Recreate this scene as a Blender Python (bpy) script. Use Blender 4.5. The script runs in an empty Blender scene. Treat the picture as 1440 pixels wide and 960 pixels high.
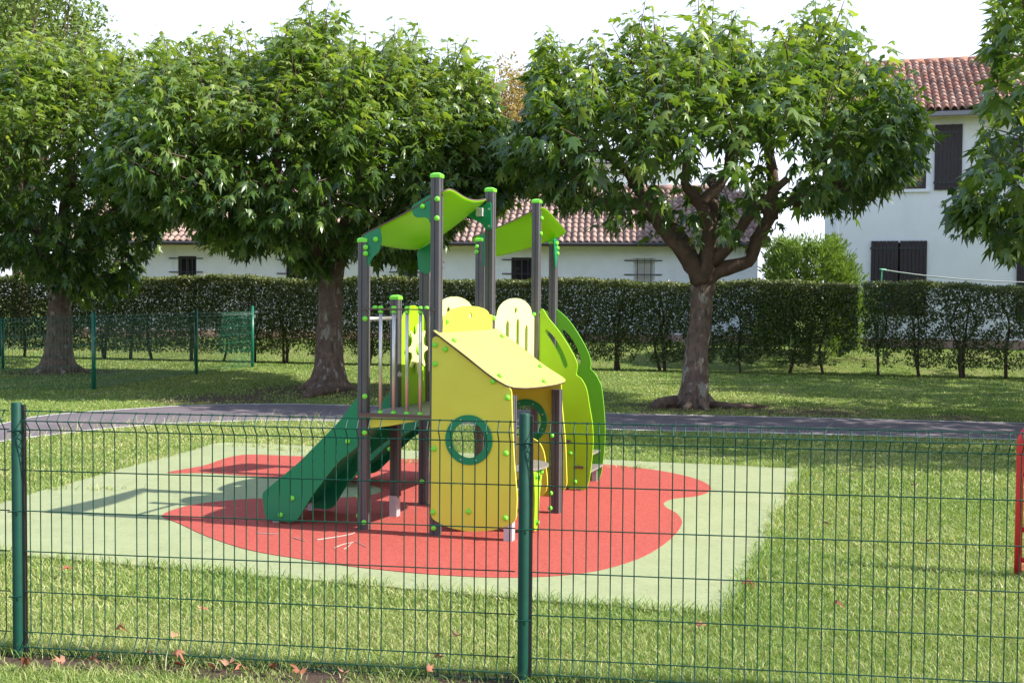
import bpy, math, random
import numpy as np
from mathutils import Vector, Matrix

random.seed(7)
rng = np.random.default_rng(11)
sc = bpy.context.scene
col = sc.collection
rad = math.radians

# ------------------------------------------------------------------ camera numbers
F, CH, PITCH, ROLL = 1660.0, 1.78, math.atan(60 / 1660.0), rad(0.4)
def _rx(a):
    c, s = math.cos(a), math.sin(a)
    return np.array([[1, 0, 0], [0, c, -s], [0, s, c]])
def _rz(a):
    c, s = math.cos(a), math.sin(a)
    return np.array([[c, -s, 0], [s, c, 0], [0, 0, 1]])
RM = _rx(math.pi / 2 - PITCH) @ _rz(ROLL)
CP = np.array([0, 0, CH])
def ray(x, y):
    return RM @ np.array([(x - 720) / F, -(y - 480) / F, -1.0])
def G(x, y, z=0.0):                     # photo pixel -> point on a level plane
    d = ray(x, y)
    return CP + d * ((z - CH) / d[2])
def V(x, y, Y):                         # photo pixel -> point at depth Y
    d = ray(x, y)
    return CP + d * (Y / d[1])
def HP(x, y, p, n):                     # photo pixel -> point on a plane
    d = ray(x, y)
    n = np.asarray(n, float)
    return CP + d * (((np.asarray(p, float) - CP) @ n) / (d @ n))

cam = bpy.data.cameras.new('camera')
cam.sensor_width = 36.0
cam.lens = 36.0 * F / 1440.0
cam.clip_end = 2000
cam.clip_start = 0.05
cam_o = bpy.data.objects.new('camera', cam)
col.objects.link(cam_o)
M4 = Matrix([[*RM[i], 0] for i in range(3)] + [[0, 0, 0, 1]])
M4.translation = Vector((0, 0, CH))
cam_o.matrix_world = M4
sc.camera = cam_o

# ------------------------------------------------------------------ light
SUN_EL = rad(39)
sh = np.array([-0.967, 0.25]); sh /= np.linalg.norm(sh)
SUN = Vector((-sh[0] * math.cos(SUN_EL), -sh[1] * math.cos(SUN_EL), math.sin(SUN_EL)))
sl = bpy.data.lights.new('sun', 'SUN')
sl.energy = 5.0
sl.angle = rad(0.53)
sl.color = (1.0, 0.945, 0.86)
so = bpy.data.objects.new('sun', sl)
col.objects.link(so)
so.rotation_euler = SUN.to_track_quat('Z', 'Y').to_euler()
w = bpy.data.worlds.new('World')
sc.world = w
w.use_nodes = True
nt = w.node_tree
bg = nt.nodes['Background']
sky = nt.nodes.new('ShaderNodeTexSky')
sky.sky_type = 'NISHITA'
sky.sun_disc = False
sky.sun_elevation = SUN_EL
sky.sun_rotation = math.atan2(SUN.x, SUN.y)
sky.altitude = 20
sky.air_density = 1.0
sky.dust_density = 3.0
sky.ozone_density = 1.0
# thin bright overcast veil: pale haze mixed over the clear sky, brightest low down
tc = nt.nodes.new('ShaderNodeTexCoord')
sx = nt.nodes.new('ShaderNodeSeparateXYZ')
nt.links.new(tc.outputs['Generated'], sx.inputs[0])
hz = nt.nodes.new('ShaderNodeValToRGB')
hz.color_ramp.elements[0].position = 0.0
hz.color_ramp.elements[0].color = (0.90, 0.95, 1.06, 1)
hz.color_ramp.elements[1].position = 0.75
hz.color_ramp.elements[1].color = (0.31, 0.44, 0.72, 1)
nt.links.new(sx.outputs[2], hz.inputs[0])
mul = nt.nodes.new('ShaderNodeVectorMath')
mul.operation = 'SCALE'
mul.inputs[3].default_value = 5.7
nt.links.new(hz.outputs[0], mul.inputs[0])
mxs = nt.nodes.new('ShaderNodeMix')
mxs.data_type = 'RGBA'
mxs.inputs[0].default_value = 0.8
nt.links.new(sky.outputs[0], mxs.inputs[6])
nt.links.new(mul.outputs[0], mxs.inputs[7])
nt.links.new(mxs.outputs[2], bg.inputs[0])
bg.inputs[1].default_value = 0.15
sc.view_settings.view_transform = 'Standard'
sc.view_settings.look = 'None'
sc.view_settings.exposure = 1.02
sc.view_settings.gamma = 1.0
sc.view_settings.use_curve_mapping = False
sc.cycles.max_bounces = 8
sc.cycles.transparent_max_bounces = 8

# ------------------------------------------------------------------ materials
def mat(name, color, rough=0.6, spec=0.5, noise=None, bump=None, metallic=0.0):
    """noise=(scale, second colour, amount), bump=(scale, strength)"""
    m = bpy.data.materials.new(name)
    m.use_nodes = True
    n = m.node_tree
    b = n.nodes['Principled BSDF']
    b.inputs['Base Color'].default_value = (*color, 1)
    b.inputs['Roughness'].default_value = rough
    b.inputs['Metallic'].default_value = metallic
    b.inputs['Specular IOR Level'].default_value = spec
    geo = n.nodes.new('ShaderNodeNewGeometry')
    if noise:
        sca, c2, amt = noise[:3]
        t = n.nodes.new('ShaderNodeTexNoise')
        t.inputs['Scale'].default_value = sca
        t.inputs['Detail'].default_value = 6
        t.inputs['Roughness'].default_value = 0.65
        n.links.new(geo.outputs['Position'], t.inputs['Vector'])
        r = n.nodes.new('ShaderNodeMapRange')
        r.inputs[1].default_value = 0.35
        r.inputs[2].default_value = 0.68
        r.inputs[4].default_value = amt
        n.links.new(t.outputs[0], r.inputs[0])
        mx = n.nodes.new('ShaderNodeMix')
        mx.data_type = 'RGBA'
        mx.inputs[6].default_value = (*color, 1)
        mx.inputs[7].default_value = (*c2, 1)
        n.links.new(r.outputs[0], mx.inputs[0])
        n.links.new(mx.outputs[2], b.inputs['Base Color'])
    if bump:
        t2 = n.nodes.new('ShaderNodeTexNoise')
        t2.inputs['Scale'].default_value = bump[0]
        t2.inputs['Detail'].default_value = 4
        n.links.new(geo.outputs['Position'], t2.inputs['Vector'])
        bp = n.nodes.new('ShaderNodeBump')
        bp.inputs['Strength'].default_value = bump[1]
        bp.inputs['Distance'].default_value = 0.02
        n.links.new(t2.outputs[0], bp.inputs['Height'])
        n.links.new(bp.outputs[0], b.inputs['Normal'])
    return m

def leafmat(name, cols, rough=0.4, spec=0.5, trans=0.35, tcol=None):
    """colour by a per-leaf tone number, part of the light passes through"""
    m = bpy.data.materials.new(name)
    m.use_nodes = True
    n = m.node_tree
    b = n.nodes['Principled BSDF']
    out = n.nodes['Material Output']
    at = n.nodes.new('ShaderNodeAttribute')
    at.attribute_name = 'tone'
    cr = n.nodes.new('ShaderNodeValToRGB')
    el = cr.color_ramp.elements
    el[0].position = 0.0
    el[0].color = (*cols[0], 1)
    el[1].position = 1.0
    el[1].color = (*cols[-1], 1)
    for i, c in enumerate(cols[1:-1]):
        e = el.new((i + 1) / (len(cols) - 1))
        e.color = (*c, 1)
    n.links.new(at.outputs['Fac'], cr.inputs[0])
    n.links.new(cr.outputs[0], b.inputs['Base Color'])
    b.inputs['Roughness'].default_value = rough
    b.inputs['Specular IOR Level'].default_value = spec
    if trans > 0:
        tr = n.nodes.new('ShaderNodeBsdfTranslucent')
        mm = n.nodes.new('ShaderNodeMix')
        mm.data_type = 'RGBA'
        mm.blend_type = 'MULTIPLY'
        mm.inputs[0].default_value = 1.0
        mm.inputs[7].default_value = (*(tcol or (1.6, 1.7, 0.6)), 1)
        n.links.new(cr.outputs[0], mm.inputs[6])
        n.links.new(mm.outputs[2], tr.inputs[0])
        ms = n.nodes.new('ShaderNodeMixShader')
        ms.inputs[0].default_value = trans
        n.links.new(b.outputs[0], ms.inputs[1])
        n.links.new(tr.outputs[0], ms.inputs[2])
        n.links.new(ms.outputs[0], out.inputs[0])
    return m

M = {}
M['lemon'] = mat('lemon_panel', (0.60, 0.585, 0.062), 0.42, 0.4, (1.6, (0.54, 0.51, 0.05), 0.8), (400, 0.06))
M['pale_lemon'] = mat('pale_lemon_panel', (0.80, 0.78, 0.30), 0.4, 0.4, (2.0, (0.74, 0.70, 0.24), 0.6), (400, 0.06))
M['lime'] = mat('lime_panel', (0.27, 0.52, 0.010), 0.4, 0.4, (1.8, (0.24, 0.45, 0.010), 0.7), (400, 0.06))
M['apple'] = mat('apple_green_panel', (0.115, 0.38, 0.015), 0.4, 0.4, (1.8, (0.135, 0.36, 0.015), 0.7), (400, 0.06))
M['canopy'] = mat('canopy_sheet', (0.31, 0.60, 0.010), 0.38, 0.4, (1.5, (0.25, 0.49, 0.010), 0.6))
M['deep'] = mat('deep_green_panel', (0.005, 0.20, 0.085), 0.38, 0.4, (2.0, (0.005, 0.165, 0.07), 0.7), (400, 0.05))
M['bolt'] = mat('bolt_cap_plastic', (0.17, 0.66, 0.035), 0.3, 0.5)
M['post'] = mat('grey_post', (0.066, 0.062, 0.070), 0.42, 0.5, (6, (0.09, 0.084, 0.09), 0.6))
M['deck'] = mat('grey_deck', (0.22, 0.20, 0.17), 0.5, 0.4, (40, (0.15, 0.14, 0.12), 0.7))
M['steel'] = mat('steel_tube', (0.55, 0.53, 0.5), 0.35, 0.5, None, None, 0.75)
M['galv'] = mat('galvanised_foot', (0.5, 0.5, 0.52), 0.5, 0.5, (30, (0.38, 0.38, 0.4), 0.7), None, 0.4)
M['edge'] = mat('brown_edge_board', (0.10, 0.06, 0.045), 0.6)
M['wire'] = mat('green_fence_paint', (0.003, 0.042, 0.028), 0.55, 0.25, (14, (0.006, 0.06, 0.04), 0.6))
M['dark'] = mat('black_rubber', (0.01, 0.012, 0.012), 0.6)
M['farwire'] = mat('far_fence_paint', (0.006, 0.12, 0.07), 0.32, 0.5)
M['red_tube'] = mat('red_tube_paint', (0.62, 0.02, 0.025), 0.3, 0.5, (8, (0.5, 0.02, 0.03), 0.6))
M['matgreen'] = mat('pale_green_rubber', (0.285, 0.318, 0.165), 0.9, 0.2, (3.0, (0.335, 0.365, 0.20), 0.8), (260, 0.5))
M['matred'] = mat('red_rubber', (0.345, 0.054, 0.038), 0.9, 0.2, (85, (0.47, 0.115, 0.09), 1.0), (260, 0.5))
M['path'] = mat('asphalt', (0.135, 0.112, 0.125), 0.85, 0.3, (2.2, (0.175, 0.15, 0.16), 0.9), (220, 0.4))
M['line'] = mat('white_line', (0.6, 0.58, 0.57), 0.8, 0.2, (9, (0.38, 0.36, 0.35), 0.8))
M['wall'] = mat('white_render', (0.86, 0.87, 0.91), 0.9, 0.2, (1.2, (0.80, 0.81, 0.85), 0.7), (60, 0.15))
M['oldwall'] = mat('old_white_render', (0.86, 0.87, 0.90), 0.9, 0.2, (1.6, (0.76, 0.78, 0.79), 0.9), (40, 0.2))
M['soffit'] = mat('cream_soffit', (0.70, 0.60, 0.40), 0.8)
M['shutter'] = mat('dark_brown_shutter', (0.032, 0.024, 0.030), 0.55, 0.4, (7, (0.045, 0.032, 0.036), 0.7))
M['frame'] = mat('brown_frame', (0.05, 0.028, 0.022), 0.55)
M['whiteframe'] = mat('white_frame', (0.75, 0.74, 0.72), 0.5)
M['iron'] = mat('iron_bar', (0.03, 0.03, 0.035), 0.5)
M['pane'] = mat('window_glass', (0.02, 0.022, 0.03), 0.06, 0.7)
M['blind'] = mat('pale_blind', (0.55, 0.53, 0.48), 0.7)
M['flower'] = mat('printed_curtain', (0.45, 0.06, 0.07), 0.8, 0.2, (12, (0.75, 0.68, 0.62), 1.0))
M['gutter'] = mat('grey_gutter', (0.24, 0.23, 0.25), 0.45)
M['darkgutter'] = mat('brown_gutter', (0.045, 0.04, 0.045), 0.5)
M['plinth'] = mat('pink_plinth', (0.46, 0.30, 0.24), 0.9, 0.2, (3, (0.36, 0.24, 0.2), 0.8))
M['twig'] = mat('dry_twig', (0.34, 0.28, 0.235), 0.8)
M['root'] = mat('cut_root', (0.075, 0.052, 0.042), 0.9, 0.2, (9, (0.17, 0.12, 0.09), 0.9), (30, 0.6))
M['rope'] = mat('green_line', (0.05, 0.30, 0.17), 0.5)

def add_layer(m, scale, colour, lo, hi, amt, squash=(1, 1, 1)):
    """a second, larger patchiness (dirt, wear) over whatever colours the material"""
    n = m.node_tree
    b = n.nodes['Principled BSDF']
    geo = n.nodes.new('ShaderNodeNewGeometry')
    mp = n.nodes.new('ShaderNodeMapping')
    mp.inputs['Scale'].default_value = squash
    n.links.new(geo.outputs['Position'], mp.inputs[0])
    t = n.nodes.new('ShaderNodeTexNoise')
    t.inputs['Scale'].default_value = scale
    t.inputs['Detail'].default_value = 8
    t.inputs['Roughness'].default_value = 0.7
    n.links.new(mp.outputs[0], t.inputs['Vector'])
    r = n.nodes.new('ShaderNodeMapRange')
    r.inputs[1].default_value = lo
    r.inputs[2].default_value = hi
    r.inputs[4].default_value = amt
    n.links.new(t.outputs[0], r.inputs[0])
    mx = n.nodes.new('ShaderNodeMix')
    mx.data_type = 'RGBA'
    n.links.new(r.outputs[0], mx.inputs[0])
    lk = b.inputs['Base Color'].links
    if lk:
        n.links.new(lk[0].from_socket, mx.inputs[6])
    else:
        mx.inputs[6].default_value = b.inputs['Base Color'].default_value
    mx.inputs[7].default_value = (*colour, 1)
    n.links.new(mx.outputs[2], b.inputs['Base Color'])
add_layer(M['matgreen'], 38, (0.19, 0.225, 0.11), 0.52, 0.68, 0.75)
add_layer(M['matgreen'], 1.3, (0.22, 0.23, 0.15), 0.55, 0.78, 0.55)
add_layer(M['matred'], 1.5, (0.36, 0.075, 0.06), 0.55, 0.75, 0.5)
add_layer(M['matred'], 38, (0.24, 0.036, 0.03), 0.52, 0.68, 0.7)
add_layer(M['oldwall'], 1.1, (0.52, 0.53, 0.50), 0.55, 0.78, 0.55, (1, 1, 0.35))
add_layer(M['oldwall'], 5.0, (0.60, 0.60, 0.57), 0.62, 0.72, 0.3)
add_layer(M['wall'], 1.4, (0.66, 0.67, 0.68), 0.56, 0.8, 0.4, (1, 1, 0.3))
add_layer(M['path'], 30, (0.20, 0.18, 0.185), 0.56, 0.7, 0.6)
add_layer(M['path'], 1.1, (0.085, 0.07, 0.076), 0.5, 0.7, 0.7)
for k_ in ('lemon', 'lime', 'apple', 'deep', 'pale_lemon', 'awn_'):
    if k_ in M:
        add_layer(M[k_], 9, (0.16, 0.14, 0.07), 0.60, 0.85, 0.28, (1, 1, 0.4))
add_layer(M['post'], 5, (0.12, 0.11, 0.105), 0.52, 0.75, 0.6, (1, 1, 0.3))

def add_trans(m, colour, f):
    n = m.node_tree
    b = n.nodes['Principled BSDF']
    tr = n.nodes.new('ShaderNodeBsdfTranslucent')
    tr.inputs[0].default_value = (*colour, 1)
    ms = n.nodes.new('ShaderNodeMixShader')
    ms.inputs[0].default_value = f
    n.links.new(b.outputs[0], ms.inputs[1])
    n.links.new(tr.outputs[0], ms.inputs[2])
    n.links.new(ms.outputs[0], n.nodes['Material Output'].inputs[0])
add_trans(M['canopy'], (0.40, 0.80, 0.02), 0.32)

def tilemat(name, cols):
    return leafmat(name, cols, 0.85, 0.2, 0.0)
M['tiles_old'] = tilemat('weathered_tiles', [(0.20, 0.135, 0.115), (0.30, 0.205, 0.17), (0.38, 0.27, 0.225), (0.25, 0.18, 0.155)])
M['tiles_new'] = tilemat('orange_tiles', [(0.27, 0.13, 0.095), (0.35, 0.19, 0.145), (0.42, 0.27, 0.215), (0.20, 0.12, 0.10)])
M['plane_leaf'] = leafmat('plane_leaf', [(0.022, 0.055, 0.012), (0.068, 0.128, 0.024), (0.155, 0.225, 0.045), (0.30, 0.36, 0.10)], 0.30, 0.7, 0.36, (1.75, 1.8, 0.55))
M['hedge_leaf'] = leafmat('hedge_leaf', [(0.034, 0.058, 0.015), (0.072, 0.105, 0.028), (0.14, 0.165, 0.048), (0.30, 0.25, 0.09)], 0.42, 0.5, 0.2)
M['pale_leaf'] = leafmat('pale_leaf', [(0.10, 0.16, 0.035), (0.14, 0.20, 0.05), (0.2, 0.25, 0.07)], 0.6, 0.3, 0.3)
M['autumn_leaf'] = leafmat('autumn_leaf', [(0.16, 0.15, 0.06), (0.30, 0.22, 0.07), (0.36, 0.24, 0.10), (0.2, 0.19, 0.08)], 0.6, 0.3, 0.3)
M['bush_leaf'] = leafmat('bush_leaf', [(0.09, 0.15, 0.025), (0.15, 0.23, 0.045), (0.22, 0.29, 0.07)], 0.6, 0.3, 0.3)
M['grass'] = leafmat('grass_blade', [(0.10, 0.18, 0.030), (0.175, 0.27, 0.052), (0.255, 0.33, 0.092), (0.37, 0.39, 0.15), (0.54, 0.49, 0.28)], 0.5, 0.35, 0.3, (1.4, 1.5, 0.7))
M['dryleaf'] = leafmat('dry_leaf', [(0.20, 0.07, 0.04), (0.30, 0.12, 0.07), (0.36, 0.20, 0.13)], 0.8, 0.2, 0.15, (1.2, 1, 0.9))

def barkmat(name, c1, c2, lichen):
    m = mat(name, c1, 0.9, 0.2, (7, c2, 0.9), (22, 0.8))
    n = m.node_tree
    b = n.nodes['Principled BSDF']
    prev = b.inputs['Base Color'].links[0].from_socket
    geo = n.nodes.new('ShaderNodeNewGeometry')
    mp = n.nodes.new('ShaderNodeMapping')
    mp.inputs['Scale'].default_value = (1, 1, 0.55)
    n.links.new(geo.outputs['Position'], mp.inputs[0])
    t = n.nodes.new('ShaderNodeTexNoise')
    t.inputs['Scale'].default_value = 6.5
    t.inputs['Detail'].default_value = 3
    n.links.new(mp.outputs[0], t.inputs['Vector'])
    r = n.nodes.new('ShaderNodeMapRange')
    r.inputs[1].default_value = 0.585
    r.inputs[2].default_value = 0.63
    r.inputs[4].default_value = 0.8
    n.links.new(t.outputs[0], r.inputs[0])
    mx = n.nodes.new('ShaderNodeMix')
    mx.data_type = 'RGBA'
    n.links.new(prev, mx.inputs[6])
    mx.inputs[7].default_value = (*lichen, 1)
    n.links.new(r.outputs[0], mx.inputs[0])
    n.links.new(mx.outputs[2], b.inputs['Base Color'])
    return m
M['bark'] = barkmat('plane_bark', (0.11, 0.078, 0.062), (0.20, 0.145, 0.115), (0.30, 0.29, 0.25))
add_layer(M['bark'], 16, (0.055, 0.04, 0.033), 0.52, 0.64, 0.75, (1, 1, 0.22))
add_layer(M['bark'], 9, (0.26, 0.215, 0.17), 0.585, 0.615, 0.6, (1, 1, 0.45))
M['limb'] = mat('limb_bark', (0.075, 0.050, 0.038), 0.9, 0.2, (6, (0.14, 0.095, 0.07), 0.9), (22, 0.6))
M['stem'] = mat('hedge_stem', (0.06, 0.042, 0.035), 0.9, 0.2, (9, (0.11, 0.08, 0.065), 0.9))

# ------------------------------------------------------------------ mesh helpers
def link(name, me, m=None, parent=None):
    if m is not None and len(me.materials) == 0:
        me.materials.append(M[m] if isinstance(m, str) else m)
    o = bpy.data.objects.new(name, me)
    col.objects.link(o)
    if parent is not None:
        o.parent = parent
    return o
def tag(o, label=None, cat=None, group=None, kind=None):
    for k, v in (('label', label), ('category', cat), ('group', group), ('kind', kind)):
        if v:
            o[k] = v
    return o
def empty(name, loc=(0, 0, 0), rz=0.0):
    o = bpy.data.objects.new(name, None)
    o.empty_display_size = 0.2
    o.location = loc
    o.rotation_euler = (0, 0, rz)
    col.objects.link(o)
    return o

class MB:
    def __init__(s):
        s.v, s.f = [], []
    def add(s, vs, fs):
        k = len(s.v)
        s.v += [tuple(float(c) for c in q) for q in vs]
        s.f += [tuple(i + k for i in q) for q in fs]
    def frame(s, o, x, y, z):
        """box from corner o spanned by three vectors"""
        o, x, y, z = (np.asarray(q, float) for q in (o, x, y, z))
        vs = [o, o + x, o + x + y, o + y, o + z, o + x + z, o + x + y + z, o + y + z]
        fs = [(0, 3, 2, 1), (4, 5, 6, 7), (0, 1, 5, 4), (1, 2, 6, 5), (2, 3, 7, 6), (3, 0, 4, 7)]
        if np.dot(np.cross(x, y), z) < 0:
            fs = [q[::-1] for q in fs]
        s.add(vs, fs)
    def box(s, x0, x1, y0, y1, z0, z1):
        s.frame((x0, y0, z0), (x1 - x0, 0, 0), (0, y1 - y0, 0), (0, 0, z1 - z0))
    def tube(s, pts, r, n=8, cap=True, jit=0.0):
        pts = [np.asarray(q, float) for q in pts]
        if not hasattr(r, '__len__'):
            r = [r] * len(pts)
        k = len(s.v)
        T = []
        for i in range(len(pts)):
            a = pts[max(i - 1, 0)]
            b = pts[min(i + 1, len(pts) - 1)]
            d = b - a
            T.append(d / (np.linalg.norm(d) + 1e-9))
        up = np.array([0, 0, 1.0]) if abs(T[0][2]) < 0.9 else np.array([1.0, 0, 0])
        N = np.cross(T[0], up)
        N /= np.linalg.norm(N)
        vs = []
        for i, p in enumerate(pts):
            N = N - T[i] * (N @ T[i])
            N /= np.linalg.norm(N) + 1e-9
            B = np.cross(T[i], N)
            for j in range(n):
                a = 2 * math.pi * j / n
                rr = r[i] * (1 + jit * (random.random() - 0.5))
                vs.append(p + rr * (math.cos(a) * N + math.sin(a) * B))
        fs = []
        for i in range(len(pts) - 1):
            for j in range(n):
                a, b = i * n + j, i * n + (j + 1) % n
                fs.append((a, b, b + n, a + n))
        if cap:
            fs.append(tuple(range(n - 1, -1, -1)))
            fs.append(tuple((len(pts) - 1) * n + j for j in range(n)))
        s.add(vs, fs)
    def build(s, name, m, parent=None, smooth=False, bevel=0.0):
        me = bpy.data.meshes.new(name)
        me.from_pydata(s.v, [], s.f)
        me.update()
        if smooth:
            me.polygons.foreach_set('use_smooth', [True] * len(me.polygons))
        o = link(name, me, m, parent)
        if bevel:
            b = o.modifiers.new('bevel', 'BEVEL')
            b.width = bevel
            b.segments = 2
            b.limit_method = 'ANGLE'
        return o

def np_mesh(name, verts, tris, tone=None, smooth=False):
    me = bpy.data.meshes.new(name)
    nv, nf = len(verts), len(tris)
    me.vertices.add(nv)
    me.vertices.foreach_set('co', np.ascontiguousarray(verts, np.float32).ravel())
    me.loops.add(nf * 3)
    me.loops.foreach_set('vertex_index', np.ascontiguousarray(tris, np.int32).ravel())
    me.polygons.add(nf)
    me.polygons.foreach_set('loop_start', np.arange(0, nf * 3, 3, dtype=np.int32))
    me.polygons.foreach_set('loop_total', np.full(nf, 3, np.int32))
    if smooth:
        me.polygons.foreach_set('use_smooth', np.ones(nf, bool))
    me.update(calc_edges=True)
    if tone is not None:
        a = me.attributes.new('tone', 'FLOAT', 'FACE')
        a.data.foreach_set('value', np.ascontiguousarray(tone, np.float32))
    return me

def nrm(a):
    return a / (np.linalg.norm(a, axis=-1, keepdims=True) + 1e-9)

def scatter(P, D, N, S, tv, tf, wx=None, curl=None):
    """copies of a small leaf template: at P, tip along D, face normal N, size S"""
    D = nrm(D)
    X = nrm(np.cross(D, N))
    Z = np.cross(X, D)
    n, k = len(P), len(tv)
    if wx is not None:
        X = X * wx[:, None]
        Z = Z * curl[:, None]
    vv = (P[:, None, :] + S[:, None, None] * (tv[None, :, 0, None] * X[:, None, :]
          + tv[None, :, 1, None] * D[:, None, :] + tv[None, :, 2, None] * Z[:, None, :]))
    ff = tf[None] + (np.arange(n) * k)[:, None, None]
    return vv.reshape(-1, 3), ff.reshape(-1, 3)

# plane-tree leaf, five pointed lobes, folded along the rib and drooping
_o = [(0, 0.0), (0.20, 0.0), (0.47, 0.26), (0.20, 0.33), (0.30, 0.55), (0.44, 0.88), (0.13, 0.64), (0.10, 0.85), (0.0, 1.22)]
_o = _o + [(-x, y) for x, y in _o[-2:0:-1]]
PL_V = np.array([(0, 0.36, 0.0)] + [(x, y, -0.22 * abs(x) - 0.22 * max(y - 0.3, 0) ** 1.5) for x, y in _o])
PL_F = np.array([(0, 1 + i, 1 + (i + 1) % len(_o)) for i in range(len(_o))])
# small oval leaf
OV_V = np.array([(0, 0, 0), (0.3, 0.45, -0.05), (0, 0.5, 0.04), (-0.3, 0.45, -0.05), (0, 1, -0.1)])
OV_F = np.array([(0, 1, 2), (0, 2, 3), (1, 4, 2), (2, 4, 3)])

def fillet(pts, r, n=5):
    out = []
    k = len(pts)
    rs = r if hasattr(r, '__len__') else [r] * k
    for i in range(k):
        p0, p1, p2 = (np.array(pts[(i + j) % k], float) for j in (-1, 0, 1))
        a, b = p0 - p1, p2 - p1
        la, lb = np.linalg.norm(a), np.linalg.norm(b)
        rr = min(rs[i], la * 0.48, lb * 0.48)
        if rr < 1e-5:
            out.append(tuple(p1))
            continue
        s, e = p1 + a / la * rr, p1 + b / lb * rr
        for j in range(n + 1):
            t = j / n
            out.append(tuple((1 - t) ** 2 * s + 2 * t * (1 - t) * p1 + t * t * e))
    return out
def catmull(pts, n=5, closed=True):
    P_ = [np.array(q, float) for q in pts]
    k = len(P_)
    out = []
    for i in range(k if closed else k - 1):
        if closed:
            a, b, c, d = P_[i - 1], P_[i], P_[(i + 1) % k], P_[(i + 2) % k]
        else:
            a, b, c, d = P_[max(i - 1, 0)], P_[i], P_[i + 1], P_[min(i + 2, k - 1)]
        for j in range(n):
            t = j / n
            out.append(tuple(0.5 * (2 * b + (c - a) * t + (2 * a - 5 * b + 4 * c - d) * t * t
                                    + (3 * b - a - 3 * c + d) * t ** 3)))
    if not closed:
        out.append(tuple(P_[-1]))
    return out
def circle(cx, cy, r, n=32, sy=1.0):
    return [(cx + r * math.cos(2 * math.pi * i / n), cy + r * sy * math.sin(2 * math.pi * i / n)) for i in range(n)]
def slot(x0, y0, x1, y1, r, n=6):
    d = np.array([x1 - x0, y1 - y0]); d /= np.linalg.norm(d)
    a0 = math.atan2(d[1], d[0])
    o = [(x1 + r * math.cos(a0 - math.pi / 2 + math.pi * i / n), y1 + r * math.sin(a0 - math.pi / 2 + math.pi * i / n)) for i in range(n + 1)]
    o += [(x0 + r * math.cos(a0 + math.pi / 2 + math.pi * i / n), y0 + r * math.sin(a0 + math.pi / 2 + math.pi * i / n)) for i in range(n + 1)]
    return o

def flat_mesh(name, loops, thick, bev=0.0015):
    cu = bpy.data.curves.new(name, 'CURVE')
    cu.dimensions = '2D'
    cu.fill_mode = 'BOTH'
    cu.extrude = max(thick / 2 - bev, 0)
    cu.bevel_depth = bev
    cu.bevel_resolution = 1
    for L in loops:
        s = cu.splines.new('POLY')
        s.points.add(len(L) - 1)
        for i, (x, y) in enumerate(L):
            s.points[i].co = (x, y, 0, 1)
        s.use_cyclic_u = True
    ob = bpy.data.objects.new(name, cu)
    col.objects.link(ob)
    me = bpy.data.meshes.new_from_object(ob)
    bpy.data.objects.remove(ob)
    bpy.data.curves.remove(cu)
    me.name = name
    return me
def panel(name, outer, holes, axis, val, thick, m, parent):
    me = flat_mesh(name, [outer] + list(holes), thick)
    me.materials.clear()
    if axis == 'b':
        T = Matrix(((1, 0, 0, 0), (0, 0, -1, val), (0, 1, 0, 0), (0, 0, 0, 1)))
    elif axis == 'a':
        T = Matrix(((0, 0, 1, val), (1, 0, 0, 0), (0, 1, 0, 0), (0, 0, 0, 1)))
    else:
        T = Matrix.Translation((0, 0, val))
    me.transform(T)
    return link(name, me, m, parent)

# ------------------------------------------------------------------ ground, path, rubber safety surface
HA, HB = G(200, 507)[:2], G(1240, 530)[:2]          # foot of the hedge
hd = (HB - HA) / np.linalg.norm(HB - HA)            # along the hedge, to the right
hn = np.array([-hd[1], hd[0]])                      # away from the camera
def hedge_xy(t, d=0.0):
    return HA + hd * t + hn * d
def rise(d):                                         # the garden beyond the hedge lies half a metre higher
    t = min(max((d - 1.0) / 3.5, 0), 1)
    return 0.5 * t * t * (3 - 2 * t)

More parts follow.
